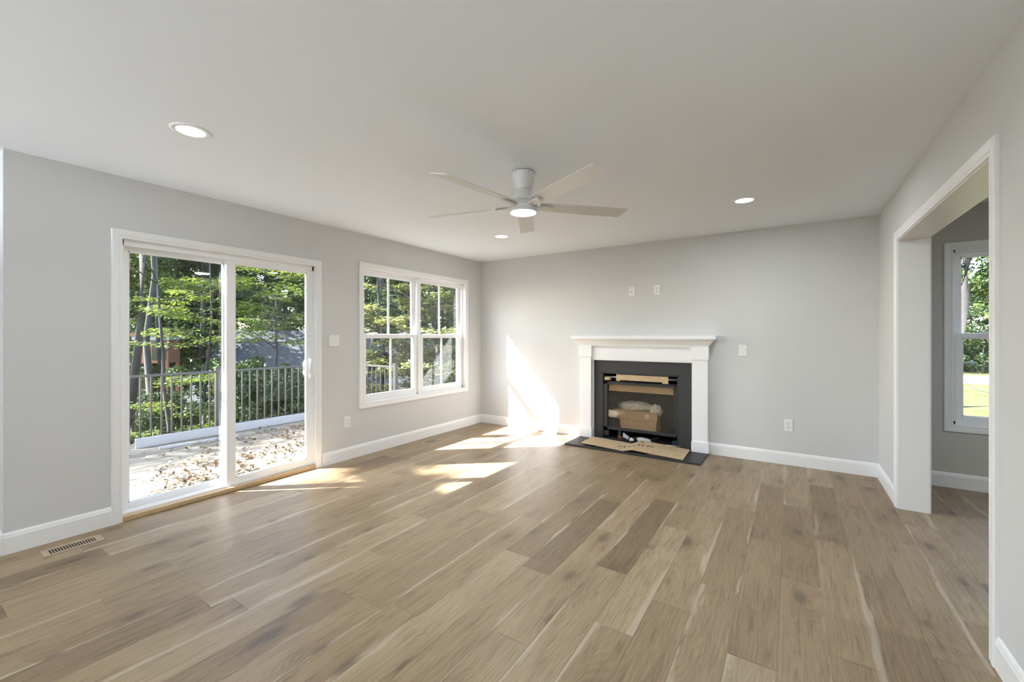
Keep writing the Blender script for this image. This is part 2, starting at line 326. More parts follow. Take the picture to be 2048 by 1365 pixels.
struct(mb.build('wall_hall', M['hallwall']))
OY0, OY1, OZ = 2.507, 4.325, 2.052           # cased opening in the right wall
mb = MB()
for a in ((-3.6, OY0, 0, H), (OY0, OY1, OZ, H), (OY1, YB, 0, H)): mb.box(XR, .86, *a)
struct(mb.build('wall_right', M['wall']))
mb = MB(); mb.box(-5.25, XL-T, .46, .60, -.6, H); mb.box(-5.25, -5.11, -3.6, .46, -.6, H); mb.box(-5.11, XR, -3.6, -3.46, 0, H)
struct(mb.build('wall_kitchen', M['wall']))
mb = MB(); mb.box(XL-T, 4.2, -3.6, YB+T, H, 2.6); mb.box(-5.25, XL-T, -3.6, .60, H, 2.6)
struct(mb.build('ceiling', M['ceil']))
mb = MB(); baseboard(mb, LW, .4605, .955); baseboard(mb, LW, 2.528, YB); struct(mb.build('baseboard_left', M['trim']))
mb = MB(); baseboard(mb, BW, XL, -2.292); baseboard(mb, BW, -.748, XR); struct(mb.build('baseboard_back', M['trim']))
mb = MB(); baseboard(mb, RW, 4.384, YB); baseboard(mb, RW, -3.46, 2.448); struct(mb.build('baseboard_right', M['trim']))
mb = MB(); baseboard(mb, BW, .86, 4.06); struct(mb.build('baseboard_hall', M['trim']))
mb = MB(); baseboard(mb, lambda u, v, w_: (u, .46-w_, v), -5.11, XL+.014); struct(mb.build('baseboard_nook', M['trim']))

# cased opening on the right
tr = struct(empty('trim_1', (XR, (OY0+OY1)/2, 0)), 'white cased opening in the right wall leading to the next room', 'doorway')
def kid(mb, name, m, root, smooth=False):
    o = mb.build(name, m, None, smooth); o.parent = root; o.matrix_parent_inverse = Matrix.Translation(root.location).inverted(); return o
mb = MB(); mb.box(XR-.002, .862, OY0, OY0+.012, 0, OZ); mb.box(XR-.002, .862, OY1-.012, OY1, 0, OZ); mb.box(XR-.002, .862, OY0, OY1, OZ-.012, OZ); kid(mb, 'jamb', M['trim'], tr)
C2 = [(o*1.08, p) for o, p in CASING]
mb = MB(); casing(mb, RW, OY0+.006, OY1-.006, 0, OZ-.006, False, C2); kid(mb, 'casing', M['trim'], tr)
mb = MB(); casing(mb, lambda u, v, w_: (.86+w_, u, v), OY0+.006, OY1-.006, 0, OZ-.006, False, C2); kid(mb, 'casing', M['trim'], tr)

# ------------------------------------------------------------------ sliding door
dr = struct(empty('door_1', (XL, (DY0+DY1)/2, 0)), 'white sliding glass patio door in the left wall', 'door')
mb = MB(); casing(mb, LW, DY0+.018, DY1-.018, 0, DZ-.016, False); kid(mb, 'casing', M['trim'], dr)
mb = MB()
mb.mbox(LW, DY0, DY0+.020, 0, DZ, -.03, .001); mb.mbox(LW, DY1-.020, DY1, 0, DZ, -.03, .001); mb.mbox(LW, DY0, DY1, DZ-.018, DZ, -.03, .001)    # jamb lining
mb.mbox(LW, DY0, DY0+.034, .03, DZ, -.15, -.03); mb.mbox(LW, DY1-.034, DY1, .03, DZ, -.15, -.03); mb.mbox(LW, DY0, DY1, DZ-.045, DZ, -.15, -.03)
mb.mbox(LW, DY0, DY1, -.04, .042, -.155, -.028); mb.mbox(LW, DY0, DY1, .042, .056, -.084, -.076); mb.mbox(LW, DY0, DY1, .042, .050, -.036, -.028)
mb.mbox(LW, DY0, DY1, DZ-.060, DZ-.045, -.04, -.03)
kid(mb, 'door_frame', M['vinyl'], dr)
def panel(root, name, u0, u1, v0, v1, w0, w1, st, top, bot, f=LW):
    mb = MB(); mb.mbox(f, u0, u0+st[0], v0, v1, w0, w1, .003); mb.mbox(f, u1-st[1], u1, v0, v1, w0, w1, .003); mb.mbox(f, u0+st[0]-.002, u1-st[1]+.002, v1-top, v1, w0, w1, .003); mb.mbox(f, u0+st[0]-.002, u1-st[1]+.002, v0, v0+bot, w0, w1, .003)
    g = .008                                    # glazing bead
    a, b, c, d = u0+st[0], u1-st[1], v0+bot, v1-top
    mb.mbox(f, a-.002, a+g, c, d, w0+.008, w1-.008); mb.mbox(f, b-g, b+.002, c, d, w0+.008, w1-.008); mb.mbox(f, a, b, c-.002, c+g, w0+.008, w1-.008); mb.mbox(f, a, b, d-g, d+.002, w0+.008, w1-.008)
    o = kid(mb, name, M['vinyl'], root); wm = (w0+w1)/2
    mg = MB(); mg.mbox(f, a+.002, b-.002, c+.002, d-.002, wm-.003, wm+.003); go = mg.build('glass_pane', M['glass']); go.parent = o; go.matrix_parent_inverse = o.matrix_parent_inverse.copy(); go.matrix_parent_inverse = Matrix.Translation(root.location).inverted() if False else Matrix.Identity(4)
    return o
fx = panel(dr, 'fixed_panel', DY0+.030, 1.752, .045, DZ-.045, -.130, -.090, (.045, .065), .042, .048)
sd = panel(dr, 'sliding_panel', 1.682, DY1-.030, .045, DZ-.045, -.074, -.036, (.066, .052), .042, .052)
def subkid(mb, name, m, o, smooth=False):
    c = mb.build(name, m, None, smooth); c.parent = o; return c
mb = MB(); pts = [(XL-.036, 2.424, 1.088), (XL-.010, 2.418, 1.080), (XL+.012, 2.405, 1.05), (XL+.018, 2.40, .99), (XL+.012, 2.405, .93), (XL-.010, 2.418, .903), (XL-.036, 2.424, .895)]
mb.tube(pts, .010, 10); mb.mbox(LW, 2.408, 2.440, .87, 1.11, -.038, -.030, .003); h1 = subkid(mb, 'door_handle', M['vinyl'], sd); h1['label'] = 'white curved pull handle'
mb = MB(); pts = [(XL-.074, 2.424, 1.088), (XL-.10, 2.418, 1.075), (XL-.112, 2.405, 1.03), (XL-.112, 2.405, .955), (XL-.10, 2.418, .91), (XL-.074, 2.424, .895)]; mb.tube(pts, .009, 10); subkid(mb, 'outer_handle', M['vinyl'], sd)
mb = MB(); mb.mbox(LW, DY0+.018, DY1-.018, 0, .036, -.030, .014, .005); th = kid(mb, 'wood_threshold', M['oakstrip'], dr); th['label'] = 'raw oak strip under the door'

# ------------------------------------------------------------------ double-hung windows
def window(name, f, u0, u1, v0, v1, units, grille, label, vm=1.312):
    loc = f((u0+u1)/2, v0, 0); r = struct(empty(name, loc), label, 'window')
    mb = MB(); casing(mb, f, u0+.010, u1-.010, v0+.010, v1-.010, True); kid(mb, 'casing', M['trim'], r)
    mb = MB()
    for a in ((u0, u0+.012, v0, v1), (u1-.012, u1, v0, v1), (u0, u1, v1-.012, v1), (u0, u1, v0, v0+.012)): mb.mbox(f, *a, -.04, .001)
    kid(mb, 'jamb_lining', M['trim'], r)
    wu = (u1-u0)/units; mb = MB()
    for i in range(units):
        a, b = u0+i*wu, u0+(i+1)*wu
        for q in ((a, a+.032, v0, v1), (b-.032, b, v0, v1), (a, b, v1-.030, v1), (a, b, v0, v0+.036)): mb.mbox(f, *q, -.152, -.040)
        mb.mbox(f, a+.032, a+.040, v0, v1, -.083, -.077); mb.mbox(f, b-.040, b-.032, v0, v1, -.083, -.077)
        if i: mb.mbox(f, a-.022, a+.022, v0+.012, v1-.012, -.040, -.030, .003)
    kid(mb, 'window_frame', M['vinyl'], r)
    for i in range(units):
        a, b = u0+i*wu+.034, u0+(i+1)*wu-.034
        up = panel(r, 'upper_sash', a, b, vm-.018, v1-.026, -.118, -.084, (.040, .040), .042, .036, f)
        lo = panel(r, 'lower_sash', a, b, v0+.030, vm+.022, -.076, -.042, (.042, .042), .040, .052, f)
        c = (a+b)/2
        if grille:
            for o, z0, z1, wz in ((up, vm+.018, v1-.068, -.101), (lo, v0+.082, vm-.018, -.059)):
                mb = MB(); mb.mbox(f, c-.0125, c+.0125, z0-.004, z1+.004, wz-.006, wz+.006, .002); subkid(mb, 'muntin', M['vinyl'], o)
        for s in (-.23, .23):
            mb = MB(); mb.mbox(f, c+s*1.0-.028, c+s+.028, vm+.021, vm+.033, -.070, -.046, .004); mb.mbox(f, c+s-.010, c+s+.034, vm+.031, vm+.041, -.064, -.052, .003); subkid(mb, 'sash_lock', M['vinyl'], lo)
    return r
window('window_1', LW, WY0, WY1, WZ0, WZ1, 2, True, 'twin white double-hung window on the left wall beside the patio door')
window('window_2', BW, W2[0], W2[1], W2[2], W2[3], 1, False, 'single white double-hung window in the dim next room on the right')

# ------------------------------------------------------------------ wall plates
def plate_thing(name, f, u, v, wd, ht, label, cat, kind):
    r = empty(name, f(u, v-ht/2, 0)); tag(r, label, cat, 'switch and outlet plates')
    mb = MB(); mb.mbox(f, u-wd/2, u+wd/2, v-ht/2, v+ht/2, 0, .0065, .0028); kid(mb, 'cover_plate', M['plate'], r)
    if kind == 'duplex':
        for s in (-.0205, .0205):
            mb = MB(); mb.mbox(f, u-.0165, u+.0165, v+s-.0145, v+s+.0145, .005, .0085, .002); rc = kid(mb, 'receptacle', M['plate'], r)
            mb = MB(); mb.mbox(f, u-.0085, u-.006, v+s-.003, v+s+.007, .0075, .0090); mb.mbox(f, u+.006, u+.0085, v+s-.002, v+s+.006, .0075, .0090); mb.mbox(f, u-.0025, u+.0025, v+s-.011, v+s-.0065, .0075, .0090); subkid(mb, 'slots', M['slot'], rc)
        mb = MB(); mb.mbox(f, u-.003, u+.003, v-.003, v+.003, .006, .0078, .001); kid(mb, 'screw', M['steel'], r)
    elif kind == 'coax':
        mb = MB(); p = f(u-.004, v-.008, 0); d = Vector(f(0, 0, 1))-Vector(f(0, 0, 0)); mb.tube([Vector(p)+d*.005, Vector(p)+d*.016], .0052, 12); kid(mb, 'coax_jack', M['slot'], r)
        for s in (-.042, .042): mb = MB(); mb.mbox(f, u-.003, u+.003, v+s-.003, v+s+.003, .006, .0078, .001); kid(mb, 'screw', M['steel'], r)
    else:
        for s in kind:
            mb = MB(); mb.mbox(f, u+s-.005, u+s+.005, v-.012, v+.012, .005, .0078); mb.mbox(f, u+s-.0035, u+s+.0035, v-.001, v+.009, .006, .019, .001); kid(mb, 'toggle', M['plate'], r)
            for q in (-.03, .03): mb = MB(); mb.mbox(f, u+s-.003, u+s+.003, v+q-.003, v+q+.003, .006, .0078, .001); kid(mb, 'screw', M['steel'], r)
    return r
plate_thing('light_switch', LW, 2.665, 1.264, .118, .118, 'white two-toggle light switch on the left wall between door and window', 'switch', (-.023, .023))
plate_thing('power_outlet', LW, 2.823, .402, .074, .120, 'white power outlet low on the left wall between door and window', 'outlet', 'duplex')
plate_thing('cable_outlet', BW, -1.623, 1.862, .075, .118, 'white cable jack plate with one dark hole high above the fireplace', 'outlet', 'coax')
plate_thing('power_outlet', BW, -1.324, 1.861, .072, .118, 'white power outlet high above the fireplace, right of the cable jack', 'outlet', 'duplex')
plate_thing('light_switch', BW, -.426, 1.158, .078, .120, 'white single-toggle switch on the back wall right of the mantel shelf', 'switch', (0,))
plate_thing('power_outlet', BW, -.014, .402, .076, .120, 'white power outlet low on the back wall right of the fireplace', 'outlet', 'duplex')

# ------------------------------------------------------------------ floor registers
def register(x0, x1, y0, y1, label, cols=2):
    r = empty('floor_register', ((x0+x1)/2, (y0+y1)/2, 0)); tag(r, label, 'vent', 'floor registers along the left wall')
    mb = MB(); z = .004; ix, iy = .022, .030
    for a in ((x0, x0+ix, y0, y1), (x1-ix, x1, y0, y1), (x0+ix, x1-ix, y0, y0+iy), (x0+ix, x1-ix, y1-iy, y1)): mb.box(*a, .0006, z)
    kid(mb, 'frame', M['register'], r)
    mb = MB(); mb.box(x0+ix, x1-ix, y0+iy, y1-iy, .0006, .0016); kid(mb, 'dark_opening', M['registerhole'], r)
    mb = MB(); n = 17; p = (y1-y0-2*iy)/n
    for i in range(n): mb.box(x0+ix-.001, x1-ix+.001, y0+iy+p*(i+.66), y0+iy+p*(i+1.0), .001, z-.0006)
    kid(mb, 'louvers', M['register'], r); return r
register(-3.812, -3.690, .588, .856, 'slotted wood floor register beside the baseboard left of the patio door')
register(-3.812, -3.676, 3.752, 3.998, 'slotted wood floor register in the floor under the twin window')

# ------------------------------------------------------------------ recessed lights
def recessed(x, y, label, watts=LAMP_W):
    r = empty('recessed_light', (x, y, H)); tag(r, label, 'ceiling light', 'recessed ceiling lights')
    mb = MB(); mb.lathe([(.066, -.002), (.068, -.0055), (.086, -.0045), (.094, -.0015), (.094, 0)], (0, 0, 0), 48, False); mb.build('trim_ring', M['trim'], r)
    mb = MB(); mb.lathe([(.0665, -.0005), (.0665, -.0040), (.060, -.0046)], (0, 0, 0), 48, True); mb.build('lens', M['lens'], r)
    l = bpy.data.lights.new('recessed_lamp', 'AREA'); l.shape = 'DISK'; l.size = .12; l.energy = watts; l.color = LAMP_C
    lo = bpy.data.objects.new('recessed_lamp', l); COL.objects.link(lo); lo.parent = r; lo.location = (0, 0, -.007)
    return r
recessed(-2.75, .985, 'lit recessed ceiling light near the patio door, largest of the three')
recessed(-2.728, 3.95, 'lit recessed ceiling light beyond the fan near the far left corner')
recessed(-.318, 4.0, 'lit recessed ceiling light above the floor right of the fireplace', RIGHT_W)
recessed(-.33, .985, 'lit recessed ceiling light beside the right wall behind the opening casing', RIGHT_W)
for i, (x, y) in enumerate(((-4.2, -.9), (-2.6, -.9), (-.7, -.9), (-4.2, -2.5), (-2.6, -2.5), (-.7, -2.5))):  # downlights added out of view as fill for the room ahead
    recessed(x, y, 'added recessed fill light over the unseen kitchen, %s' % ('first row by the nook', 'first row in the middle', 'first row by the right wall', 'second row by the nook', 'second row in the middle', 'second row by the right wall')[i], KITCHEN_FILL_W)

recessed(2.5, 2.6, 'added recessed fill light out of view in the next room beyond the cased opening', RIGHT_W*2.2)  # lamp added out of view to brighten the next room
def fill_uplight(x, y, label, watts):  # unseen uplights, added behind the camera to brighten the ceiling
    r = empty('added_uplight', (x, y, 0)); tag(r, label, 'fill light', 'added fill uplights')
    mb = MB(); mb.lathe([(.001, .0), (.13, .0), (.13, .014), (.03, .024), (.001, .024)], (0, 0, 0), 40, False); mb.build('base', M['steel'], r)
    mb = MB(); mb.tube([(0, 0, .02), (0, 0, 1.08)], .011, 12); mb.build('pole', M['steel'], r)
    mb = MB(); mb.lathe([(.02, 1.07), (.07, 1.085), (.12, 1.115), (.15, 1.15), (.153, 1.15), (.122, 1.11), (.07, 1.08), (.02, 1.064)], (0, 0, 0), 48, False); mb.build('bowl_shade', M['steel'], r)
    mb = MB(); mb.lathe([(.001, 1.118), (.10, 1.118), (.10, 1.112), (.001, 1.112)], (0, 0, 0), 40, False); mb.build('lamp_lens', M['lens'], r)
    l = bpy.data.lights.new('added_uplight_bulb', 'SPOT'); l.energy = watts; l.shadow_soft_size = .09; l.color = LAMP_C; l.spot_size = R(164); l.spot_blend = .12
    lo = bpy.data.objects.new('added_uplight_bulb', l); COL.objects.link(lo); lo.parent = r; lo.location = (0, 0, 1.16); lo.rotation_euler = (R(180), 0, 0)
fill_uplight(-3.7, -3.15, 'added fill uplight on a steel stand out of view, nearer the nook', UPFILL_W*1.5); fill_uplight(-.7, -3.0, 'added fill uplight on a steel stand out of view, nearer the right wall', UPFILL_W*.45)
# ------------------------------------------------------------------ ceiling fan
fan = empty('ceiling_fan', (-1.533, 2.484, H)); tag(fan, 'white five-blade ceiling fan with a lit round lamp', 'ceiling fan')
mb = MB(); mb.lathe([(.060, 0), (.060, -.012)], (0, 0, 0), 48); mb.build('mounting_bracket', M['fandark'], fan)
mb = MB(); mb.lathe([(.050, -.006), (.0765, -.008), (.0775, -.016), (.0755, -.05), (.066, -.095), (.058, -.118), (.0555, -.127), (.05, -.127)], (0, 0, 0), 64, False); ca = mb.build('canopy', M['fan'], fan)
for a in (262, 330, 142):
    c, s_ = math.cos(R(a)), math.sin(R(a)); mb = MB(); mb.tube([(c*.074, s_*.074, -.022), (c*.080, s_*.080, -.022)], .0028, 8); subkid(mb, 'screw', M['fandark'], ca)
mb = MB(); mb.lathe([(.050, -.1275), (.0545, -.1285), (.057, -.134), (.066, -.150), (.077, -.172), (.083, -.193), (.084, -.205), (.078, -.208)], (0, 0, 0), 64, False); mb.build('motor_housing', M['fan'], fan)
mb = MB(); mb.lathe([(.066, -.203), (.066, -.214)], (0, 0, 0), 48); mb.build('motor_gap', M['fandark'], fan)
mb = MB(); mb.lathe([(.060, -.211), (.090, -.212), (.096, -.217), (.096, -.244), (.092, -.247), (.06, -.247)], (0, 0, 0), 64, False); mb.build('hub', M['fan'], fan)
mb = MB(); mb.lathe([(.088, -.2475), (.0945, -.2495), (.0945, -.272), (.0925, -.279), (.088, -.281)], (0, 0, 0), 64, False); lr = mb.build('light_ring', M['fan'], fan)
mb = MB(); mb.lathe([(.0885, -.278), (.0870, -.284), (.070, -.289), (.04, -.2915), (.0005, -.2925)], (0, 0, 0), 64, False); mb.build('lamp_lens', M['lens'], fan)
l = bpy.data.lights.new('fan_lamp', 'AREA'); l.shape = 'DISK'; l.size = .16; l.energy = FAN_W; l.color = LAMP_C
lo = bpy.data.objects.new('fan_lamp', l); COL.objects.link(lo); lo.parent = fan; lo.location = (0, 0, -.295)
PITCH = R(-13)
for k in range(5):
    th = R(-25+72*k); mx = Matrix.Translation((0, 0, -.230)) @ Matrix.Rotation(th, 4, 'Z') @ Matrix.Rotation(PITCH, 4, 'X')
    t = bmesh.new(); out = [(.115, -.040), (.150, -.050), (.40, -.0575), (.752, -.0635), (.764, -.058), (.742, .052), (.728, .0615), (.40, .0575), (.150, .050), (.115, .040)]
    lo_ = [t.verts.new((x, y, -.003)) for x, y in out]; hi = [t.verts.new((x, y, .003)) for x, y in out]; t.faces.new(hi); t.faces.new(lo_[::-1])
    for i in range(len(out)): t.faces.new((lo_[i], lo_[(i+1) % len(out)], hi[(i+1) % len(out)], hi[i]))
    mb = MB(); mb.add(t, mx); bl = mb.build('blade', M['fan'], fan)
    t = MB(); t.box(.085, .205, -.024, .024, -.020, -.0035, .006); mb = MB(); tb = t.b; mb.add(tb, mx); mb.build('blade_bracket', M['fan'], fan)

# ------------------------------------------------------------------ fireplace
mt = empty('fireplace_mantel', (-1.52, YB, 0)); tag(mt, 'white painted fireplace mantel with moulded shelf against the back wall', 'mantel')
CX = -1.52
def sym(mb, a, b, z0, z1, y, bev=.002):       # box mirrored about the fireplace centre
    mb.box(CX-b, CX-a, YB-y, YB, z0, z1, bev); mb.box(CX+a, CX+b, YB-y, YB, z0, z1, bev)
mb = MB(); prof = [(0, 1.317), (.158, 1.317), (.158, 1.279), (.150, 1.277), (.150, 1.272), (.140, 1.266), (.126, 1.250), (.116, 1.232), (.104, 1.214), (.102, 1.206), (.094, 1.202), (.094, 1.188), (0, 1.188)]
rings = []
for p, z in prof:
    rings.append([(CX-.77-max(p-.094, -.094), YB, z) if p == 0 else (CX-.77-(p-.094)*1.25, YB, z), (CX-.77-(p-.094)*1.25 if p else CX-.70, YB-p, z), (CX+.77+(p-.094)*1.25 if p else CX+.70, YB-p, z), (CX+.77+(p-.094)*1.25 if p else CX+.70, YB, z)])
mb.loft(rings, True, True); kid(mb, 'mantel_shelf', M['trim'], mt)
mb = MB(); mb.box(CX-.60, CX+.60, YB-.062, YB, 1.024, 1.19, .002); mb.box(CX-.60, CX+.60, YB-.058, YB, 1.008, 1.026, .003); kid(mb, 'frieze_board', M['trim'], mt)
for s in (-1, 1):
    a, b = sorted((CX+s*.600, CX+s*.765)); mb = MB(); mb.box(a+.004, b-.004, YB-.084, YB, .14, 1.045, .002); kid(mb, 'pilaster', M['trim'], mt)
    mb = MB(); mb.box(a-.004, b+.006, YB-.094, YB, 1.052, 1.19, .002); mb.box(a, b+.002, YB-.090, YB, 1.040, 1.053, .003); kid(mb, 'capital_block', M['trim'], mt)
    mb = MB(); mb.box(a-.006, b+.008, YB-.098, YB, .0205, .132, .002); mb.box(a-.002, b+.004, YB-.092, YB, .130, .146, .005); kid(mb, 'plinth_block', M['trim'], mt)
    e0, e1 = sorted((CX+s*.588, CX+s*.602)); mb = MB(); mb.box(e0, e1, YB-.030, YB, .0205, 1.012); kid(mb, 'inner_trim', M['trim'], mt)
sl_ = MB(); sx0, sx1 = CX-.588, CX+.588
sl_.box(sx0, FX0-.012, YB-.020, YB-.0006, .0205, 1.008); sl_.box(FX1+.004, sx1, YB-.020, YB-.0006, .0205, 1.008); sl_.box(FX0-.012, FX1+.004, YB-.020, YB-.0006, .858, 1.008)
tag(sl_.build('slate_surround', M['slate']), 'black honed slate surround framing the fireplace insert', 'fireplace surround')
mb = MB(); mb.box(-2.276, -.757, 4.632, YB-.001, 0, .020, .002); tag(mb.build('hearth_slab', M['slate']), 'thin black slate hearth slab on the floor before the fireplace', 'hearth')
ins = empty('fireplace_insert', (-1.537, YB, .02)); tag(ins, 'black metal gas fireplace insert with a glass door', 'fireplace')
ia, ib, iz0, iz1 = FX0-.011, FX1+.003, .0205, .857; yf = YB-.016
mb = MB(); mb.box(ia, ia+.022, yf-.006, YB+.05, iz0, iz1); mb.box(ib-.018, ib, yf-.006, YB+.05, iz0, iz1); mb.box(ia, ib, yf-.006, YB+.05, iz1-.014, iz1)
kid(mb, 'outer_frame', M['blackmetal'], ins)
mb = MB(); d = YB+.50; mb.box(FX0+.004, FX0+.012, YB, d, .0205, .845); mb.box(FX1-.012, FX1-.004, YB, d, .0205, .845); mb.box(FX0, FX1, d, d+.01, .0205, .845); mb.box(FX0+.004, FX1-.004, YB, d, .838, .848)
mb.box(FX0+.004, FX1-.004, YB+.03, d, .128, .138); mb.box(FX0+.004, FX1-.004, YB+.03, d, .735, .742); mb.box(FX0, FX1, YB-.01, d, .0202, .0225)
kid(mb, 'firebox', M['firebox'], ins)
ga, gb, gz0, gz1 = -1.930, -1.112, .172, .708; ya, yb_ = YB-.012, YB+.016
mb = MB(); mb.box(ia+.022, ga, ya, yb_, .136, .736, .003); mb.box(gb, ib-.018, ya, yb_, .136, .736, .003); mb.box(ia+.022, ib-.018, ya, yb_, .136, gz0, .003); mb.box(ia+.022, ib-.018, ya, yb_, gz1, .736, .003)
for q in (ga-.012, gb+.004): mb.box(q, q+.008, ya-.004, ya, .16, .72, .002)
dd = kid(mb, 'glass_door', M['blackmetal'], ins)
mb = MB(); mb.box(ga-.003, gb+.003, YB+.002, YB+.007, gz0-.003, gz1+.003); g_ = subkid(mb, 'glass_pane', M['fireglass'], dd)
mb = MB(); mb.tube([(ia+.03, YB+.012, .796), (ib-.025, YB+.012, .800)], .0115, 12); kid(mb, 'steel_rod', M['steel'], ins)
for q in ((ia+.022, ia+.09, YB-.002, YB+.03, .05, .115), (-1.80, -1.765, YB+.0, YB+.03, .0225, .125), (ib-.08, ib-.03, YB+.0, YB+.05, .0225, .09)): mb = MB(); mb.box(*q); kid(mb, 'control_bracket', M['blackmetal'], ins)
# cardboard packing
mb = MB(); mb.box(-1.818, -1.192, YB-.014, YB-.010, .765, .838); mb.box(-1.818, -1.192, YB-.018, YB-.014, .768, .812); mb.box(-1.818, -1.77, YB-.014, YB-.010, .752, .766); mb.box(-1.26, -1.192, YB-.014, YB-.010, .750, .766); mb.box(-1.818, -1.192, YB-.014, YB+.03, .834, .838)
tag(mb.build('cardboard_strip', M['card2']), 'folded cardboard strip wrapped over the steel rod atop the insert', 'cardboard', 'cardboard packing of the fireplace')
mb = MB(); mb.tube([(-1.966, YB-.004, .772), (-1.894, YB-.004, .776)], .020, 16); tag(mb.build('cardboard_roll', M['card2']), 'small cardboard roll at the top left end of the insert slot', 'cardboard', 'cardboard packing of the fireplace')
mb = MB(); mb.box(-1.924, -1.138, YB+.012, YB+.016, .622, .706, .0015); tag(mb.build('cardboard_strip', M['card']), 'long cardboard panel behind the top of the fireplace glass', 'cardboard', 'cardboard packing of the fireplace')
cb = empty('cardboard_box', (-1.59, YB+.19, .138)); tag(cb, 'upright tan cardboard box standing behind the fireplace glass', 'box', 'cardboard packing of the fireplace')
mb = MB(); mb.box(-1.80, -1.36, YB+.10, YB+.30, .1385, .262, .003); kid(mb, 'carton', M['card2'], cb)
mb = MB(); mb.poly([(-1.812, YB+.092, .266), (-1.356, YB+.092, .266), (-1.372, YB+.098, .14), (-1.792, YB+.098, .14)]); mb.poly([(-1.812, YB+.0905, .266), (-1.356, YB+.0905, .266), (-1.372, YB+.0965, .14), (-1.792, YB+.0965, .14)]); kid(mb, 'front_flap', M['card2'], cb)
lb = empty('carton', (-1.62, YB+.2, .263)); tag(lb, 'long brown carton with a round white logo lying on the cardboard box', 'box', 'cardboard packing of the fireplace')
mb = MB(); mb.box(-1.90, -1.345, YB+.09, YB+.34, .2665, .375, .004); kid(mb, 'carton_body', M['card'], lb)
mb = MB()
def ringquads(mb, cx, cz, r0, r1, y, n=24, a0=0, a1=360):
    for i in range(n):
        p, q = R(a0+(a1-a0)*i/n), R(a0+(a1-a0)*(i+1)/n)
        mb.poly([(cx+r0*math.cos(p), y, cz+r0*math.sin(p)), (cx+r1*math.cos(p), y, cz+r1*math.sin(p)), (cx+r1*math.cos(q), y, cz+r1*math.sin(q)), (cx+r0*math.cos(q), y, cz+r0*math.sin(q))])
lx, lz, ly = -1.468, .327, YB+.0893
ringquads(mb, lx, lz, .017, .026, ly); ringquads(mb, lx-.004, lz-.002, .004, .009, ly, 10, 0, 180); mb.poly([(lx-.013, ly, lz-.010), (lx-.008, ly, lz-.010), (lx-.008, ly, lz), (lx-.013, ly, lz)]); mb.poly([(lx+.001, ly, lz-.010), (lx+.006, ly, lz-.010), (lx+.012, ly, lz+.010), (lx+.007, ly, lz+.010)])
kid(mb, 'round_logo', M['foam'], lb)
def blob(name, c, sx, sy, sz, seed, m, label, cat, sub=4, amp=.35, root=None):
    t = bmesh.new(); bmesh.ops.create_icosphere(t, subdivisions=sub, radius=1.0); rn = random.Random(seed); ds = [(Vector((rn.gauss(0, 1), rn.gauss(0, 1), rn.gauss(0, 1))).normalized(), rn.uniform(2, 7), rn.uniform(0, 6)) for _ in range(9)]
    for v in t.verts:
        k = 1+amp*sum(abs(math.sin(d.dot(v.co)*f_+p)) for d, f_, p in ds)/len(ds)-amp*.6; q = v.co*k; v.co = Vector((c[0]+q.x*sx, c[1]+q.y*sy, c[2]+q.z*sz))
    mb = MB(); mb.add(t); o = mb.build(name, m, None, True)
    if label: tag(o, label, cat)
    return o
blob('plastic_bag', (-1.62, YB+.19, .425), .225, .095, .066, 3, M['bag'], 'crumpled clear plastic bag lying on the long carton behind the glass', 'plastic bag', amp=.5)
blob('plastic_wrap', (-1.375, YB+.16, .40), .075, .06, .075, 8, M['bag'], 'clear plastic wrap hanging over the right end of the carton', 'plastic bag', amp=.6)
blob('foam_sheet', (-1.90, YB+.053, .325), .085, .028, .045, 5, M['foam'], 'white foam wrapping at the left end of the carton', 'packing foam', amp=.5)
# litter in the bottom gap
blob('foam_scrap', (-1.618, YB-.03, .048), .028, .02, .022, 21, M['foam'], 'white foam scrap lying in the gap under the fireplace door', 'packing foam', 3, .6)
blob('plastic_scrap', (-1.475, YB-.025, .058), .085, .026, .034, 22, M['bag'], 'grey crumpled plastic scrap in the gap under the fireplace door', 'plastic bag', 3, .8)
mb = MB(); mb.poly([(-1.735, YB-.012, .06), (-1.665, YB-.03, .045), (-1.65, YB-.018, .075), (-1.735, YB+.004, .115)]); mb.poly([(-1.735, YB-.013, .06), (-1.735, YB+.003, .115), (-1.65, YB-.019, .075), (-1.665, YB-.031, .045)]); tag(mb.build('paper_tag', M['pvc']), 'white folded paper tag in the gap under the fireplace door', 'paper')
mb = MB(); rn = random.Random(5)
for i in range(5):
    x = -1.80+i*.012; mb.tube([(x, YB-.0, .05), (x+.02*rn.random(), YB-.028, .06+.02*rn.random()), (x+.03, YB-.04, .045), (x+.02, YB-.028, .036)], .003, 6)
tag(mb.build('wire_bundle', M['copper']), 'orange wires bunched in the gap under the fireplace door', 'wire')
mb = MB(); mb.tube([(-1.70, YB-.03, .026), (-1.52, YB-.04, .1), (-1.38, YB-.028, .08), (-1.30, YB-.03, .11)], .0045, 8); tag(mb.build('black_cord', M['blackmetal']), 'black cord looping in the gap under the fireplace door', 'cord')
mb = MB(); mb.tube([(-1.20, 5.08, .052), (-1.045, 5.098, .056)], .0045, 8); tag(mb.build('metal_rod', M['steel']), 'thin silver rod lying behind the cardboard sheet on the hearth', 'rod')
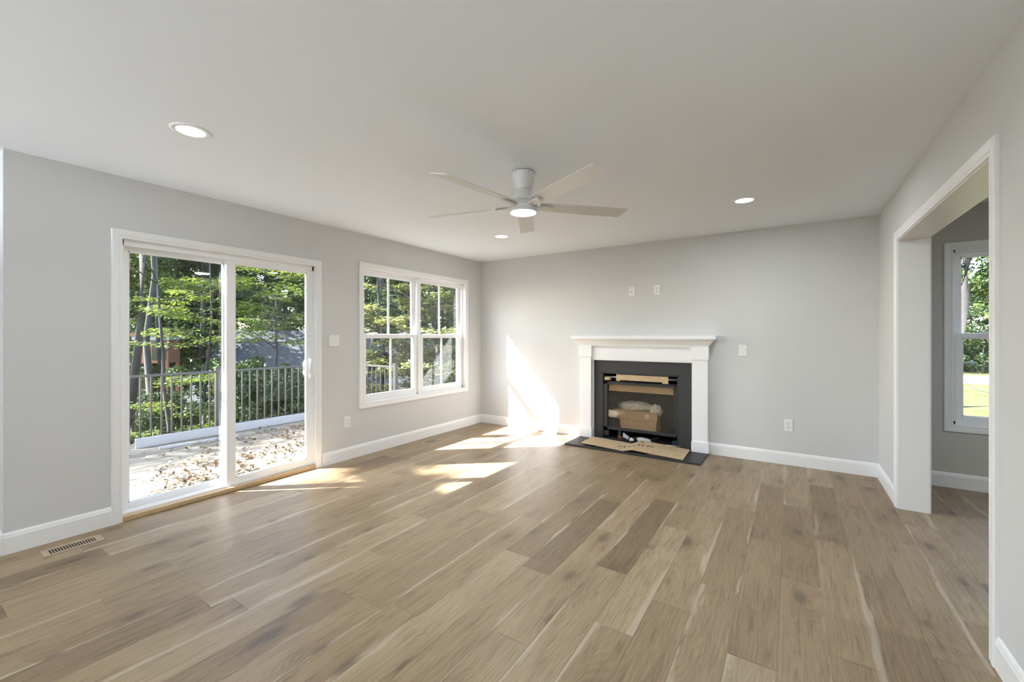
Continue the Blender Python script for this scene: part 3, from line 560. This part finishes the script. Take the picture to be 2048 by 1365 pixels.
# printed cardboard sheet on the hearth
def sheet_z(x, y):
    t = (y-4.66)/.40; fr = [(-2.08, .048), (-1.575, .0245), (-1.468, .050), (-.935, .0235)]; bk = [(-2.08, .050), (-1.575, .030), (-1.468, .078), (-.935, .044)]
    def ip(s):
        if x <= s[0][0]: return s[0][1]
        for (a, za), (b, zb) in zip(s[:-1], s[1:]):
            if x <= b: return za+(zb-za)*(x-a)/(b-a)
        return s[-1][1]
    return ip(fr)*(1-t)+ip(bk)*t
cs = empty('cardboard_sheet', (-1.5, 4.86, .02)); tag(cs, 'printed brown cardboard sheet, creased in the middle, lying on the hearth', 'cardboard', 'cardboard packing of the fireplace')
mb = MB(); xs = [-2.08, -1.9, -1.7, -1.575, -1.52, -1.468, -1.3, -1.1, -.935]; ys = [(4.672+.0*i, 5.03+(.02 if i > 3 else 0)) for i in range(len(xs))]
top = [[(x, a+(b-a)*j/4, sheet_z(x, a+(b-a)*j/4)) for j in range(5)] for x, (a, b) in zip(xs, ys)]; bot = [[(p[0], p[1], p[2]-.004) for p in r] for r in top]
mb.loft(top, False, False); mb.loft(bot, False, False)
for e in (0, -1):
    mb.loft([[r[e] for r in top], [r[e] for r in bot]], False, False); mb.loft([top[e], bot[e]], False, False)
kid(mb, 'cardboard', M['card2'], cs)
def stroke(mb, pts): mb.poly([(x, y, sheet_z(x, y)+.0008) for x, y in pts])
GLY = {'F': [(0, 0, .3, 1), (.3, .88, 1, 1), (.3, .46, .75, .57), (.9, .72, 1, 1), (-.12, 0, .42, .1)], 'I': [(.1, 0, .5, 1), (-.1, 0, .7, .1), (-.1, .9, .7, 1)],
       'R': [(0, 0, .3, 1), (.3, .88, .8, 1), (.66, .55, .92, .92), (.3, .46, .8, .57), (.55, .2, .8, .48), (.7, 0, 1.05, .26), (-.1, 0, .42, .1)], 'E': [(0, 0, .3, 1), (.3, .88, 1, 1), (.3, .46, .8, .57), (.3, 0, 1, .12), (.9, .72, 1, 1), (.9, 0, 1, .28)],
       'S': [(.1, .84, .95, 1), (0, .52, .3, .9), (.1, .42, .9, .58), (.65, .1, .95, .48), (.0, 0, .85, .16)], 'D': [(0, 0, .3, 1), (.3, .88, .8, 1), (.3, 0, .8, .12), (.68, .1, 1.0, .9)]}
mb = MB(); cx = -1.655; cw = .036
for i, ch in enumerate('FIRESIDE'):
    x0_ = -1.665+i*.050; y0_ = 4.795+i*.0105
    for (a, b, c, d_) in GLY[ch]: stroke(mb, [(x0_+a*cw, y0_+b*.058), (x0_+c*cw, y0_+b*.058), (x0_+c*cw, y0_+d_*.058), (x0_+a*cw, y0_+d_*.058)])
kid(mb, 'brand_lettering', M['print'], cs); mb = MB()
def smallprint(mb, x, y, xe, hgt, seed, slope=0.0):
    rn = random.Random(seed); x_ = x
    while x_ < xe:
        wd = rn.choice((.006, .008, .010)); yy = y+(x_-x)*slope; q = hgt*rn.choice((.7, 1, 1)); stroke(mb, [(x_, yy), (x_+wd*.5, yy), (x_+wd*.5, yy+q), (x_, yy+q)]); stroke(mb, [(x_, yy+q*.4), (x_+wd, yy+q*.4), (x_+wd, yy+q*.62), (x_, yy+q*.62)]); x_ += wd+.004
        if rn.random() < .2: x_ += .012
for a in ((-2.0, 4.935, -1.69, .012, 2, -.02), (-1.225, 4.965, -.955, .028, 7), (-1.235, 4.905, -.955, .026, 9), (-1.53, 4.765, -1.30, .008, 4, .1), (-1.06, 4.775, -.96, .010, 6), (-1.07, 4.755, -.97, .008, 8)): mb = MB(); smallprint(mb, *a); kid(mb, 'print_line', M['print'], cs)
mb = MB()
for a0, r0 in ((20, .026), (200, .014)):           # swirl of the flame emblem
    for i in range(12):
        p, q = R(a0+200*i/12), R(a0+200*(i+1)/12); ww = .010*math.sin(math.pi*(i+.5)/12)+.002
        stroke(mb, [(-1.447+r0*math.cos(p), 4.985+r0*math.sin(p)), (-1.447+(r0+ww)*math.cos(p), 4.985+(r0+ww)*math.sin(p)), (-1.447+(r0+ww)*math.cos(q), 4.985+(r0+ww)*math.sin(q)), (-1.447+r0*math.cos(q), 4.985+r0*math.sin(q))])
kid(mb, 'flame_emblem', M['print'], cs)
mb = MB(); mb.box(-1.30, -.975, 4.69, 4.98, .0205, .0222); tag(mb.build('cardboard_flap', M['card']), 'flat cardboard flap lying under the printed sheet on the hearth', 'cardboard', 'cardboard packing of the fireplace')

# ------------------------------------------------------------------ outdoors: deck
DKZ = -.13; DX0, DX1, DYA, DYB = -7.42, XL-T-.002, -.2, 5.2
mb = MB(); rn = random.Random(4); x = DX1
while x-.14 > DX0:
    y_lo = .62 if x > -5.27 else DYA
    mb.box(x-.138, x-.003, y_lo, DYB, DKZ-.03, DKZ, .003); x -= .141
struct(mb.build('floor_deck', M['deck']), 'sunlit pine deck outside the patio door', 'deck')
rl = empty('deck_railing', (-7.3, 2.9, DKZ)); tag(rl, 'dark metal deck railing with thin vertical balusters', 'railing')
def rail(a, b, horiz):
    (xa, y_a), (xb, y_b) = a, b
    mb = MB(); mb.box(min(xa, xb)-.02, max(xa, xb)+.02, min(y_a, y_b)-(.02 if horiz else 0), max(y_a, y_b)+(.02 if horiz else 0), .755, .79, .004); kid(mb, 'top_rail', M['railmetal'], rl)
    mb = MB(); mb.box(min(xa, xb)-.014, max(xa, xb)+.014, min(y_a, y_b)-(.014 if horiz else 0), max(y_a, y_b)+(.014 if horiz else 0), -.082, -.055, .003); kid(mb, 'bottom_rail', M['railmetal'], rl)
for y in (-.7, 1.13, 2.96, 4.90): pass
rail((-7.3, .0), (-7.3, 5.06), False); rail((-7.3, 5.08), (-5.75, 5.08), True)
for (x, y) in ((-7.3, 1.12), (-7.3, 2.96), (-7.3, 5.08), (-5.75, 5.08)):
    mb = MB(); mb.box(x-.032, x+.032, y-.032, y+.032, DKZ, .815, .004); po = kid(mb, 'post', M['railmetal'], rl)
    mb = MB(); mb.box(x-.038, x+.038, y-.038, y+.038, .815, .835, .006); subkid(mb, 'post_cap', M['railmetal'], po)
y = 1.17+.05
k = 0; ysb = [1.225+.1016*1.145*i for i in range(15)]+[3.075+.1163*i for i in range(17)]
for y in ysb: mb = MB(); mb.box(-7.309, -7.291, y-.009, y+.009, -.056, .757); kid(mb, 'baluster', M['railmetal'], rl)
for i in range(13): x = -7.18+.1163*i; mb = MB(); mb.box(x-.009, x+.009, 5.071, 5.089, -.056, .757); kid(mb, 'baluster', M['railmetal'], rl)
def lying(name, a, b, wd, hgt, label):
    a, b = Vector((*a, 0)), Vector((*b, 0)); d = b-a; L = d.length; mb = MB(); mb.box(0, L, -wd/2, wd/2, 0, hgt, .004); o = mb.build(name, M['pvc']); o.location = (a.x, a.y, DKZ); o.rotation_euler.z = math.atan2(d.y, d.x); tag(o, label, 'board', 'loose white boards on the deck'); return o
lying('trim_board', (-7.00, 1.905), (-6.97, 4.98), .022, .125, 'long white trim board standing on edge along the deck railing')
lying('trim_strip', (-6.70, 2.06), (-6.60, 2.93), .030, .035, 'thin white strip lying on the deck in front of the long board')

# dry leaves on the deck
def leaf_mesh(name, C, S, up=.0, seed=0, aspect=.55, fold=0.0):
    r = np.random.default_rng(seed); n = len(C); a = r.normal(size=(n, 3)); a[:, 2] *= (1-up); a /= np.linalg.norm(a, axis=1)[:, None]
    q = r.normal(size=(n, 3)); q[:, 2] *= (1-up); b = np.cross(a, q) if up < .5 else np.cross(np.tile((0, 0, 1.), (n, 1))+.35*q, a); b /= np.linalg.norm(b, axis=1)[:, None]
    nn = np.cross(a, b); s = S[:, None]*r.uniform(.7, 1.3, (n, 1)); V = np.stack([C-a*s*.5, C+b*s*aspect*.5-a*s*.08+nn*s*fold, C+a*s*.5, C-b*s*aspect*.5-a*s*.08+nn*s*fold], 1).reshape(-1, 3)
    me = bpy.data.meshes.new(name); me.vertices.add(4*n); me.vertices.foreach_set('co', V.astype(np.float32).ravel()); me.loops.add(4*n); me.loops.foreach_set('vertex_index', np.arange(4*n, dtype=np.int32)); me.polygons.add(n); me.polygons.foreach_set('loop_start', np.arange(0, 4*n, 4, dtype=np.int32)); me.polygons.foreach_set('loop_total', np.full(n, 4, dtype=np.int32)); me.update(); me.validate(); return me
rg = np.random.default_rng(3); pts = []
for (cx_, cy_, n_, sx_, sy_) in ((-6.3, 2.6, 26, .10, .22), (-6.0, 2.35, 14, .1, .12), (-5.75, 2.0, 18, .12, .15), (-5.5, 2.35, 40, .10, .22), (-5.2, 1.75, 34, .12, .16), (-5.05, 2.1, 26, .10, .18), (-4.75, 1.62, 44, .10, .15), (-4.7, 2.05, 22, .1, .15), (-4.55, 1.85, 20, .1, .12), (-6.4, 3.7, 70, .14, .30), (-6.0, 3.45, 55, .14, .22), (-5.7, 3.9, 45, .14, .3), (-5.4, 3.1, 40, .15, .2), (-5.3, 3.4, 28, .2, .25), (-4.9, 2.6, 20, .15, .25), (-5.6, 2.8, 90, .5, .9), (-5.8, 3.3, 120, .7, 1.1), (-5.2, 2.2, 80, .45, .5), (-5.0, 1.8, 50, .08, .14), (-5.35, 2.6, 50, .08, .2), (-4.9, 2.2, 40, .08, .2), (-4.6, 2.9, 30, .25, .8), (-6.6, 2.4, 16, .2, .5)):
    pts.append(np.stack([rg.normal(cx_, sx_, n_), rg.normal(cy_, sy_, n_), np.zeros(n_)+DKZ+rg.uniform(.010, .032, n_)], 1))
P_ = np.concatenate(pts); P_ = P_[(P_[:, 0] > -6.9) & (P_[:, 0] < -4.2) & (P_[:, 1] > .75)]
dl = link('dry_leaves', leaf_mesh('dry_leaves', P_, np.full(len(P_), .055), .55, 6, .6, .12), M['dryleaf']); tag(dl, 'dry brown fallen leaves scattered over the sunlit deck', 'leaves', None, 'stuff')

# ------------------------------------------------------------------ outdoors: ground
def gz(x, y):
    d = max(0.0, -(x+3.6)); s = 1/(1+math.exp(-(y-1.0*(-x)-6)/2.5)) if x < -1 else 1.0
    return -.62-(.16*d-.0016*d*d if d < 40 else 3.84)*(1-.55*s*(1 if x > -8 else 0))
def build_ground():
    xs = np.linspace(-60, -4.15, 60); ys = np.linspace(-45, 75, 90); V = [(x, y, gz(x, y)) for x in xs for y in ys]; n = len(ys)
    F = [(i*n+j, (i+1)*n+j, (i+1)*n+j+1, i*n+j+1) for i in range(len(xs)-1) for j in range(n-1)]
    me = bpy.data.meshes.new('ground'); me.from_pydata(V, [], F); me.shade_smooth(); return struct(link('ground_woodland', me, M['forestfloor']))
build_ground()
mb = MB(); mb.box(-4.15, 60, YB+.16, 24.6, -.9, -.62); mb.box(-4.15, 60, 29.6, 75, -.9, -.60); struct(mb.build('ground_lawn', M['lawn']), 'pale grass lawn beyond the next-room window', 'lawn')
mb = MB(); mb.box(-4.15, 60, 24.6, 29.6, -.9, -.61); struct(mb.build('ground_road', M['asphalt']), 'pale grey road across the lawn', 'road')

# ------------------------------------------------------------------ outdoors: trees
def trunk_mesh(name, h, r, seed, lean=0.0, branches=7, z0=.35):
    rn = random.Random(seed); mb = MB(); pts = []; x = y = 0.0; n = 9
    for i in range(n): pts.append((x, y, h*i/(n-1)-.3)); x += rn.gauss(lean*h/n, .07*h/10); y += rn.gauss(0, .07*h/10)
    mb.tube(pts, [r*(1-.75*i/(n-1))+(.25*r if i == 0 else 0) for i in range(n)], 10); tips = []
    for k in range(branches):
        i = rn.randint(int(n*z0), n-2); p = Vector(pts[i]); a = rn.uniform(0, 6.28); L = h*rn.uniform(.16, .30); e = p+Vector((math.cos(a)*L, math.sin(a)*L, L*rn.uniform(.2, .8))); mid = p.lerp(e, .5)+Vector((0, 0, L*.08)); mb.tube([p, mid, e], [r*.32, r*.2, r*.07], 6); tips.append(e)
    o = mb.b; me = bpy.data.meshes.new(name); bmesh.ops.recalc_face_normals(o, faces=o.faces); o.to_mesh(me); o.free(); return me, pts, tips
def crown_pts(seed, n, zlo, zhi, rad, clumps, flat=1.0):
    r = np.random.default_rng(seed); z = r.uniform(0, 1, clumps); rr = rad*np.sqrt(np.clip(1-(2*z-1)**2*.75, .1, 1))*np.sqrt(r.uniform(.08, 1, clumps)); a = r.uniform(0, 2*np.pi, clumps)
    C = np.stack([rr*np.cos(a), rr*np.sin(a), zlo+(zhi-zlo)*z], 1); k = r.integers(0, clumps, n); s = rad*.24*r.uniform(.5, 1.2, clumps)
    q = r.normal(size=(n, 3)); q /= np.linalg.norm(q, axis=1)[:, None]; q *= r.uniform(.2, 1, (n, 1))**.5; q[:, 2] *= .65*flat
    return C[k]+q*s[k][:, None]
def tree_proto(name, seed, h, r, zlo, zhi, rad, n, leaf, m, label, clumps=60, lean=0.0, group='woodland trees beyond the deck', cat='tree', flat=1.0, up=.35):
    e = empty(name, (0, 0, -100)); tag(e, label, cat, group)
    tm, _, _ = trunk_mesh('trunk', h, r, seed, lean); link('trunk', tm, M['bark'], e)
    P = crown_pts(seed+50, n, zlo, zhi, rad, clumps, flat); fo = link('foliage', leaf_mesh('foliage', P, np.full(n, leaf), up, seed+9), m, e); return e
def kd(kx, d): a = (kx-1024)/850; return (d*(-math.sin(YAW)+a*math.cos(YAW)), d*(math.cos(YAW)+a*math.sin(YAW)))     # map bearing of an image column at a depth
def put(e, x, y, rz, s, label=None, first=False):
    o = e if first else copy_tree(e); o.location = (x, y, gz(x, y) if x < -4.15 else -.62); o.rotation_euler.z = rz; o.scale = (s, s, s)
    if label: o['label'] = label
    return o
rn = random.Random(77)
LBL = 'tall leafy woodland tree beyond the deck railing'
protos = [tree_proto('woodland_tree', 1, 15, .17, 1.5, 14, 3.3, 20000, .155, M['leaf'], LBL, 90), tree_proto('woodland_tree', 2, 13, .14, 1.0, 12, 3.0, 20000, .15, M['leafdark'], LBL, 80), tree_proto('woodland_tree', 3, 16, .20, 3.0, 15, 3.6, 20000, .16, M['leaf'], LBL, 70)]
used = [False]*3; spots = []
for d, step, jit in ((15, 150, 1.5), (21, 120, 2.0), (25, 90, 1.5), (30, 90, 2.0), (37, 70, 3)):
    kx = 150 - rn.random()*40
    while kx < 1010:
        spots.append((kx+rn.uniform(-25, 25), d+rn.uniform(-jit, jit))); kx += step
for i, (kx, d) in enumerate(spots):
    if d < 20 and 470 < kx < 860: continue                        # the clearing with the neighbour's roof
    if d < 25 and 560 < kx < 800: continue
    if d < 17.5 and kx < 470: d += 3.2
    if d < 23 and 225 < kx < 395: d = 20.5+rn.random()
    j = rn.randrange(3); x, y = kd(kx, d); put(protos[j], x, y, rn.uniform(0, 6.28), rn.uniform(.85, 1.15), None, not used[j]); used[j] = True
# understory
SL = 'green understory shrub growing below the deck railing'
sp = [tree_proto('woodland_shrub', 11, 2.2, .03, .2, 2.9, 1.7, 9000, .095, M['leafshrub'], SL, 40, 0, 'understory shrubs below the deck', 'shrub'), tree_proto('woodland_shrub', 12, 2.0, .03, .2, 2.6, 1.6, 8500, .10, M['leafshrub'], SL, 36, 0, 'understory shrubs below the deck', 'shrub')]
used = [False]*2
for i in range(30):
    kx = 205+i*27+rn.uniform(-15, 15); d = rn.choice((9.8, 11.5, 13.5, 17, 20))+rn.uniform(-.8, .8)
    if 470 < kx < 880 and d > 9: d = 8.9+rn.uniform(0, .8)
    x, y = kd(kx, d)
    if x > -8.9: continue
    j = rn.randrange(2); put(sp[j], x, y, rn.uniform(0, 6.28), rn.uniform(.6, .8) if 470 < kx < 880 else rn.uniform(.55, .72) if 235 < kx < 400 else rn.uniform(.9, 1.3), None, not used[j]); used[j] = True
# the trunks that stand out in the left door pane
for (kx, d, r, seed, lab) in ((287, 12.0, .10, 21, 'pale grey tree trunk behind the left half of the railing'), (262, 10.6, .10, 22, 'dark brown tree trunk at the far left edge of the door glass'), (322, 14.5, .085, 23, 'slim leaning tree trunk right of the pale grey trunk'), (742, 12.5, .10, 24, 'dark tree trunk behind the left window sash')):
    e = empty('bare_tree', (*kd(kx, d), gz(*kd(kx, d)))); tag(e, lab, 'tree'); tm, p_, t_ = trunk_mesh('trunk', 15, r, seed, .01, 5, .6); link('trunk', tm, M['bark'], e)
    P = crown_pts(seed, 3500, 7, 15, 2.6, 40); link('foliage', leaf_mesh('foliage', P, np.full(len(P), .2), .35, seed), M['leaf'], e)
# sprays of bright leaves close to the deck
def spray_tree(name, kx, d, seed, zc, label, m, n=15, rad=1.3, leaf=.082, h=6):
    x, y = kd(kx, d); e = empty(name, (x, y, gz(x, y))); tag(e, label, 'tree'); g0 = gz(x, y); tm, _, _ = trunk_mesh('trunk', h, .05, seed, 0, 4); link('trunk', tm, M['bark'], e); r = np.random.default_rng(seed); out = []
    mb = MB()
    for i in range(n):
        a = r.uniform(0, 6.28); L = rad*r.uniform(.5, 1.2); z = r.uniform(zc[0], zc[1])-g0; tip = np.array([L*math.cos(a), L*math.sin(a), z-.12*L]); k = 190; t = r.uniform(.25, 1.08, k); Wd = .34*L*(1.15-t)+.08; side = np.array([-math.sin(a), math.cos(a), 0]); base = np.array([0, 0, z-.2*L])
        out.append(base+(tip-base)*t[:, None]+side*(r.uniform(-1, 1, k)*Wd)[:, None]+r.normal(0, .03, (k, 3))); mb.tube([base, (base+tip)/2+np.array((0, 0, .06)), tip], [.012, .008, .003], 5)
    P = np.concatenate(out); bm_ = mb.build('branches', M['bark'], e); link('foliage', leaf_mesh('foliage', P, np.full(len(P), leaf), .72, seed), m, e); return e
spray_tree('young_maple', 405, 9.9, 31, (1.2, 3.1), 'young tree with bright layered leaf sprays behind the left door pane', M['leafbright'], 24, 1.5)
spray_tree('young_maple', 545, 11.0, 32, (1.3, 3.3), 'young tree with bright layered leaf sprays behind the right door pane', M['leafbright'], 24, 1.6)
spray_tree('young_beech', 345, 9.3, 33, (-.9, .6), 'low leafy sapling showing between the railing balusters', M['leafbright'], 12, 1.1)
spray_tree('dogwood', 880, 8.6, 34, (.3, 3.2), 'pale-leaved small tree close outside the right window sash', M['leafpale'], 34, 1.15, .095)
spray_tree('dogwood', 775, 9.0, 35, (.9, 3.3), 'pale-leaved small tree close outside the left window sash', M['leafpale'], 34, 1.2, .09)
spray_tree('dogwood', 820, 8.9, 36, (-.7, 1.2), 'low pale-leaved bush close outside the window mullion', M['leafpale'], 22, 1.0, .085)
# neighbour's house
def house():
    cx, cy = kd(690, 19.0); e = empty('neighbour_house', (cx, cy, gz(cx, cy)-.4), YAW+R(6)); tag(e, 'grey-roofed neighbouring house glimpsed through the trees', 'house'); zb = 0; ez = -1.35-(gz(cx, cy)-.4); rz_ = 1.55-(gz(cx, cy)-.4); L, W_ = 4.9, 3.6
    mb = MB(); mb.box(-L+.3, L-.3, -W_+.5, W_-.5, 0, ez); mb.poly([(-L+.3, -W_+.5, ez), (-L+.3, W_-.5, ez), (-L+.3, 0, rz_-.15)]); mb.poly([(L-.3, -W_+.5, ez), (L-.3, W_-.5, ez), (L-.3, 0, rz_-.15)]); mb.build('wall', M['siding'], e)
    me = bpy.data.meshes.new('roof'); V = [(-L, -W_, ez-.1), (L, -W_, ez-.1), (L, 0, rz_), (-L, 0, rz_), (-L, W_, ez-.1), (L, W_, ez-.1)]; V += [(x, y, z-.12) for x, y, z in V]
    F = [(0, 1, 2, 3), (3, 2, 5, 4), (6, 9, 8, 7), (9, 10, 11, 8), (0, 6, 7, 1), (4, 5, 11, 10), (0, 3, 9, 6), (3, 4, 10, 9), (1, 7, 8, 2), (2, 8, 11, 5)]; me.from_pydata(V, [], F); u = me.uv_layers.new(name='UVMap'); hyp = math.hypot(W_, rz_-ez)
    for p in me.polygons:
        for li in p.loop_indices: v = me.vertices[me.loops[li].vertex_index].co; u.data[li].uv = (v.x, abs(v.y)/W_*hyp)
    link('roof', me, M['shingle'], e)
    mb = MB(); mb.box(-1.0, 1.6, -W_-2.0, -W_+1.2, 0, ez-.2); mb.build('porch_wall', M['siding'], e)
    me = bpy.data.meshes.new('porch_roof'); a, b, c = -1.35, 1.95, .3; V = [(a, -W_-2.3, ez-.35), (a, -W_+1.5, ez-.35), (c, -W_+1.5, ez+.95), (c, -W_-2.3, ez+.95), (b, -W_-2.3, ez-.35), (b, -W_+1.5, ez-.35)]; V += [(x, y, z-.1) for x, y, z in V]; F = [(0, 1, 2, 3), (3, 2, 5, 4), (6, 9, 8, 7), (9, 10, 11, 8), (0, 6, 7, 1), (4, 5, 11, 10), (0, 3, 9, 6), (3, 4, 10, 9), (1, 7, 8, 2), (2, 8, 11, 5)]; me.from_pydata(V, [], F); u = me.uv_layers.new(name='UVMap')
    for p in me.polygons:
        for li in p.loop_indices: v = me.vertices[me.loops[li].vertex_index].co; u.data[li].uv = (v.y, abs(v.x-c)*1.25)
    link('porch_roof', me, M['shingle'], e)
    for xw in (-3.2, 3.0): mb = MB(); mb.box(xw-.45, xw+.45, -W_+.46, -W_+.5, ez-1.5, ez-.5); wf = mb.build('window', M['darkglass'], e)
house()
def orange_block():  # orange shape of unsettled origin, built as a solid on stilts
    cx, cy = kd(313, 14.6); g0 = gz(cx, cy); e = empty('orange_stilt_block', (cx, cy, g0), YAW+R(20)); tag(e, 'small orange block on added stilts, pulled nearer, glimpsed between trunks in the woods', 'block'); t = 1.42-g0  # pulled nearer along the line of sight, sized from image pixels, stilts added
    for sx in (-.42, .42):
        for sy in (-.35, .55): mb = MB(); mb.box(sx-.05, sx+.05, sy-.05, sy+.05, -.2, t-1.0); mb.build('stilt', M['cedar'], e)
    mb = MB(); mb.box(-.47, .47, -.40, .60, t-1.02, t-.24); mb.build('wall', M['cedar'], e); mb = MB(); mb.box(-.51, .51, -.44, .64, t-.24, t-.12); mb.build('pale_fascia', M['pvc'], e); mb = MB(); mb.box(-.54, .54, -.47, .67, t-.12, t); mb.build('roof', M['cedar'], e); mb = MB(); mb.box(.02, .42, -.415, -.395, t-.92, t-.28); mb.build('window', M['darkglass'], e)
orange_block()
# leaning tree whose limb shades part of the doorway
e = empty('leaning_tree', (-11.0, -6.5, gz(-11, -6.5))); tag(e, 'leafy tree beside the deck with a long drooping limb', 'tree')
g0 = gz(-11, -6.5); mb = MB(); mb.tube([(0, 0, -.3), (.05, .1, 4-g0), (.1, .2, 8-g0), (.2, .2, 12.6-g0)], [.26, .22, .19, .13], 12); mb.build('trunk', M['bark'], e)
mb = MB()
def lp(y, z, t): return (XL-.07-1.2*t+11.0, y-t+6.5, z+1.38*t-g0)
mb.tube([(.1, .2, 10.6-g0), lp(.2, 2.6, 5.2), lp(1.2, 1.70, 5.1), lp(2.0, .98, 5.0), lp(2.6, .45, 5.0), lp(3.0, .1, 5.0)], [.2, .2, .2, .19, .16, .05], 10); mb.build('limb', M['bark'], e)
P = crown_pts(91, 6000, 10.5-g0, 14-g0, 2.4, 40); link('foliage', leaf_mesh('foliage', P+np.array((-1.5, -1.0, 0)), np.full(len(P), .18), .35, 91), M['leaf'], e)
for (tx, ty, sd) in ((-16.0, -5.6, 95), (-16.2, -1.9, 96)):
    e = empty('shade_tree', (tx, ty, gz(tx, ty))); tag(e, 'tall tree with a flat crown south of the deck, %s of two' % ('first' if sd == 95 else 'second'), 'tree'); g0 = gz(tx, ty); tm, _, _ = trunk_mesh('trunk', 9.5-g0, .13, sd, 0, 5, .7); link('trunk', tm, M['bark'], e)
    r_ = np.random.default_rng(sd); P = np.stack([r_.uniform(-1.25, 1.75, 4200), r_.uniform(-2.0, 2.0, 4200), 9.5-g0+r_.normal(0, .35, 4200)], 1); link('foliage', leaf_mesh('foliage', P, np.full(len(P), .17), .35, sd), M['leaf'], e)
# across the lawn
fp = [tree_proto('roadside_tree', 41, 14, .2, 1.2, 13, 4.2, 18000, .21, M['leafbright'], 'bright leafy tree across the road beyond the lawn', 80, 0, 'roadside trees'), tree_proto('roadside_tree', 42, 12, .2, .3, 11, 4.0, 18000, .20, M['leaf'], 'bright leafy tree across the road beyond the lawn', 70, 0, 'roadside trees')]
used = [False]*2
for i, (x, y) in enumerate(((2, 33), (6.5, 34), (11, 33), (15.5, 35), (20, 33), (-2, 36), (4, 40), (9, 41), (14, 42), (19, 42), (25, 40), (0, 44))):
    j = i % 2; put(fp[j], x, y, rn.uniform(0, 6), rn.uniform(.9, 1.15), None, not used[j]); used[j] = True
for i, x in enumerate((1.5, 5, 8.2, 11.5, 15, 18.5, 22)):
    put(sp[i % 2], x, 31.2+rn.random(), rn.uniform(0, 6), 1.15, 'green hedge shrub at the far side of the road')['group'] = 'roadside shrubs'
x, y = kd(1925, 11.5); e = empty('yard_tree', (x, y, -.62)); tag(e, 'rough-barked tree trunk outside the next-room window', 'tree')
mb = MB(); a = kd(1917, 11.5); b = kd(1932, 11.5); mb.tube([(-.15, 0, 0), (-.10, 0, 1.9), (.03, 0, 3.0), (.10, 0, 4.2), (.12, .1, 6.5)], [.15, .13, .125, .12, .10], 12); mb.build('trunk', M['bark'], e)
P = crown_pts(61, 5000, 5.0, 9, 2.6, 40); link('foliage', leaf_mesh('foliage', P, np.full(len(P), .16), .35, 61), M['leafbright'], e)
xa, xb = kd(1912, 9.6), kd(1992, 9.0); mb = MB(); mb.tube([(xa[0]-.3, xa[1], .62), (xa[0]+.15, xa[1], .30), ((xa[0]+xb[0])/2, (xa[1]+xb[1])/2, .17), (xb[0], xb[1], .06), (xb[0]+.5, xb[1]-.1, -.62)], .012, 6)  # loose black cable hanging down to the lawn
tag(mb.build('loose_cable', M['wire']), 'thin dark cable twig rising from the lawn outside the next-room window', 'strand')
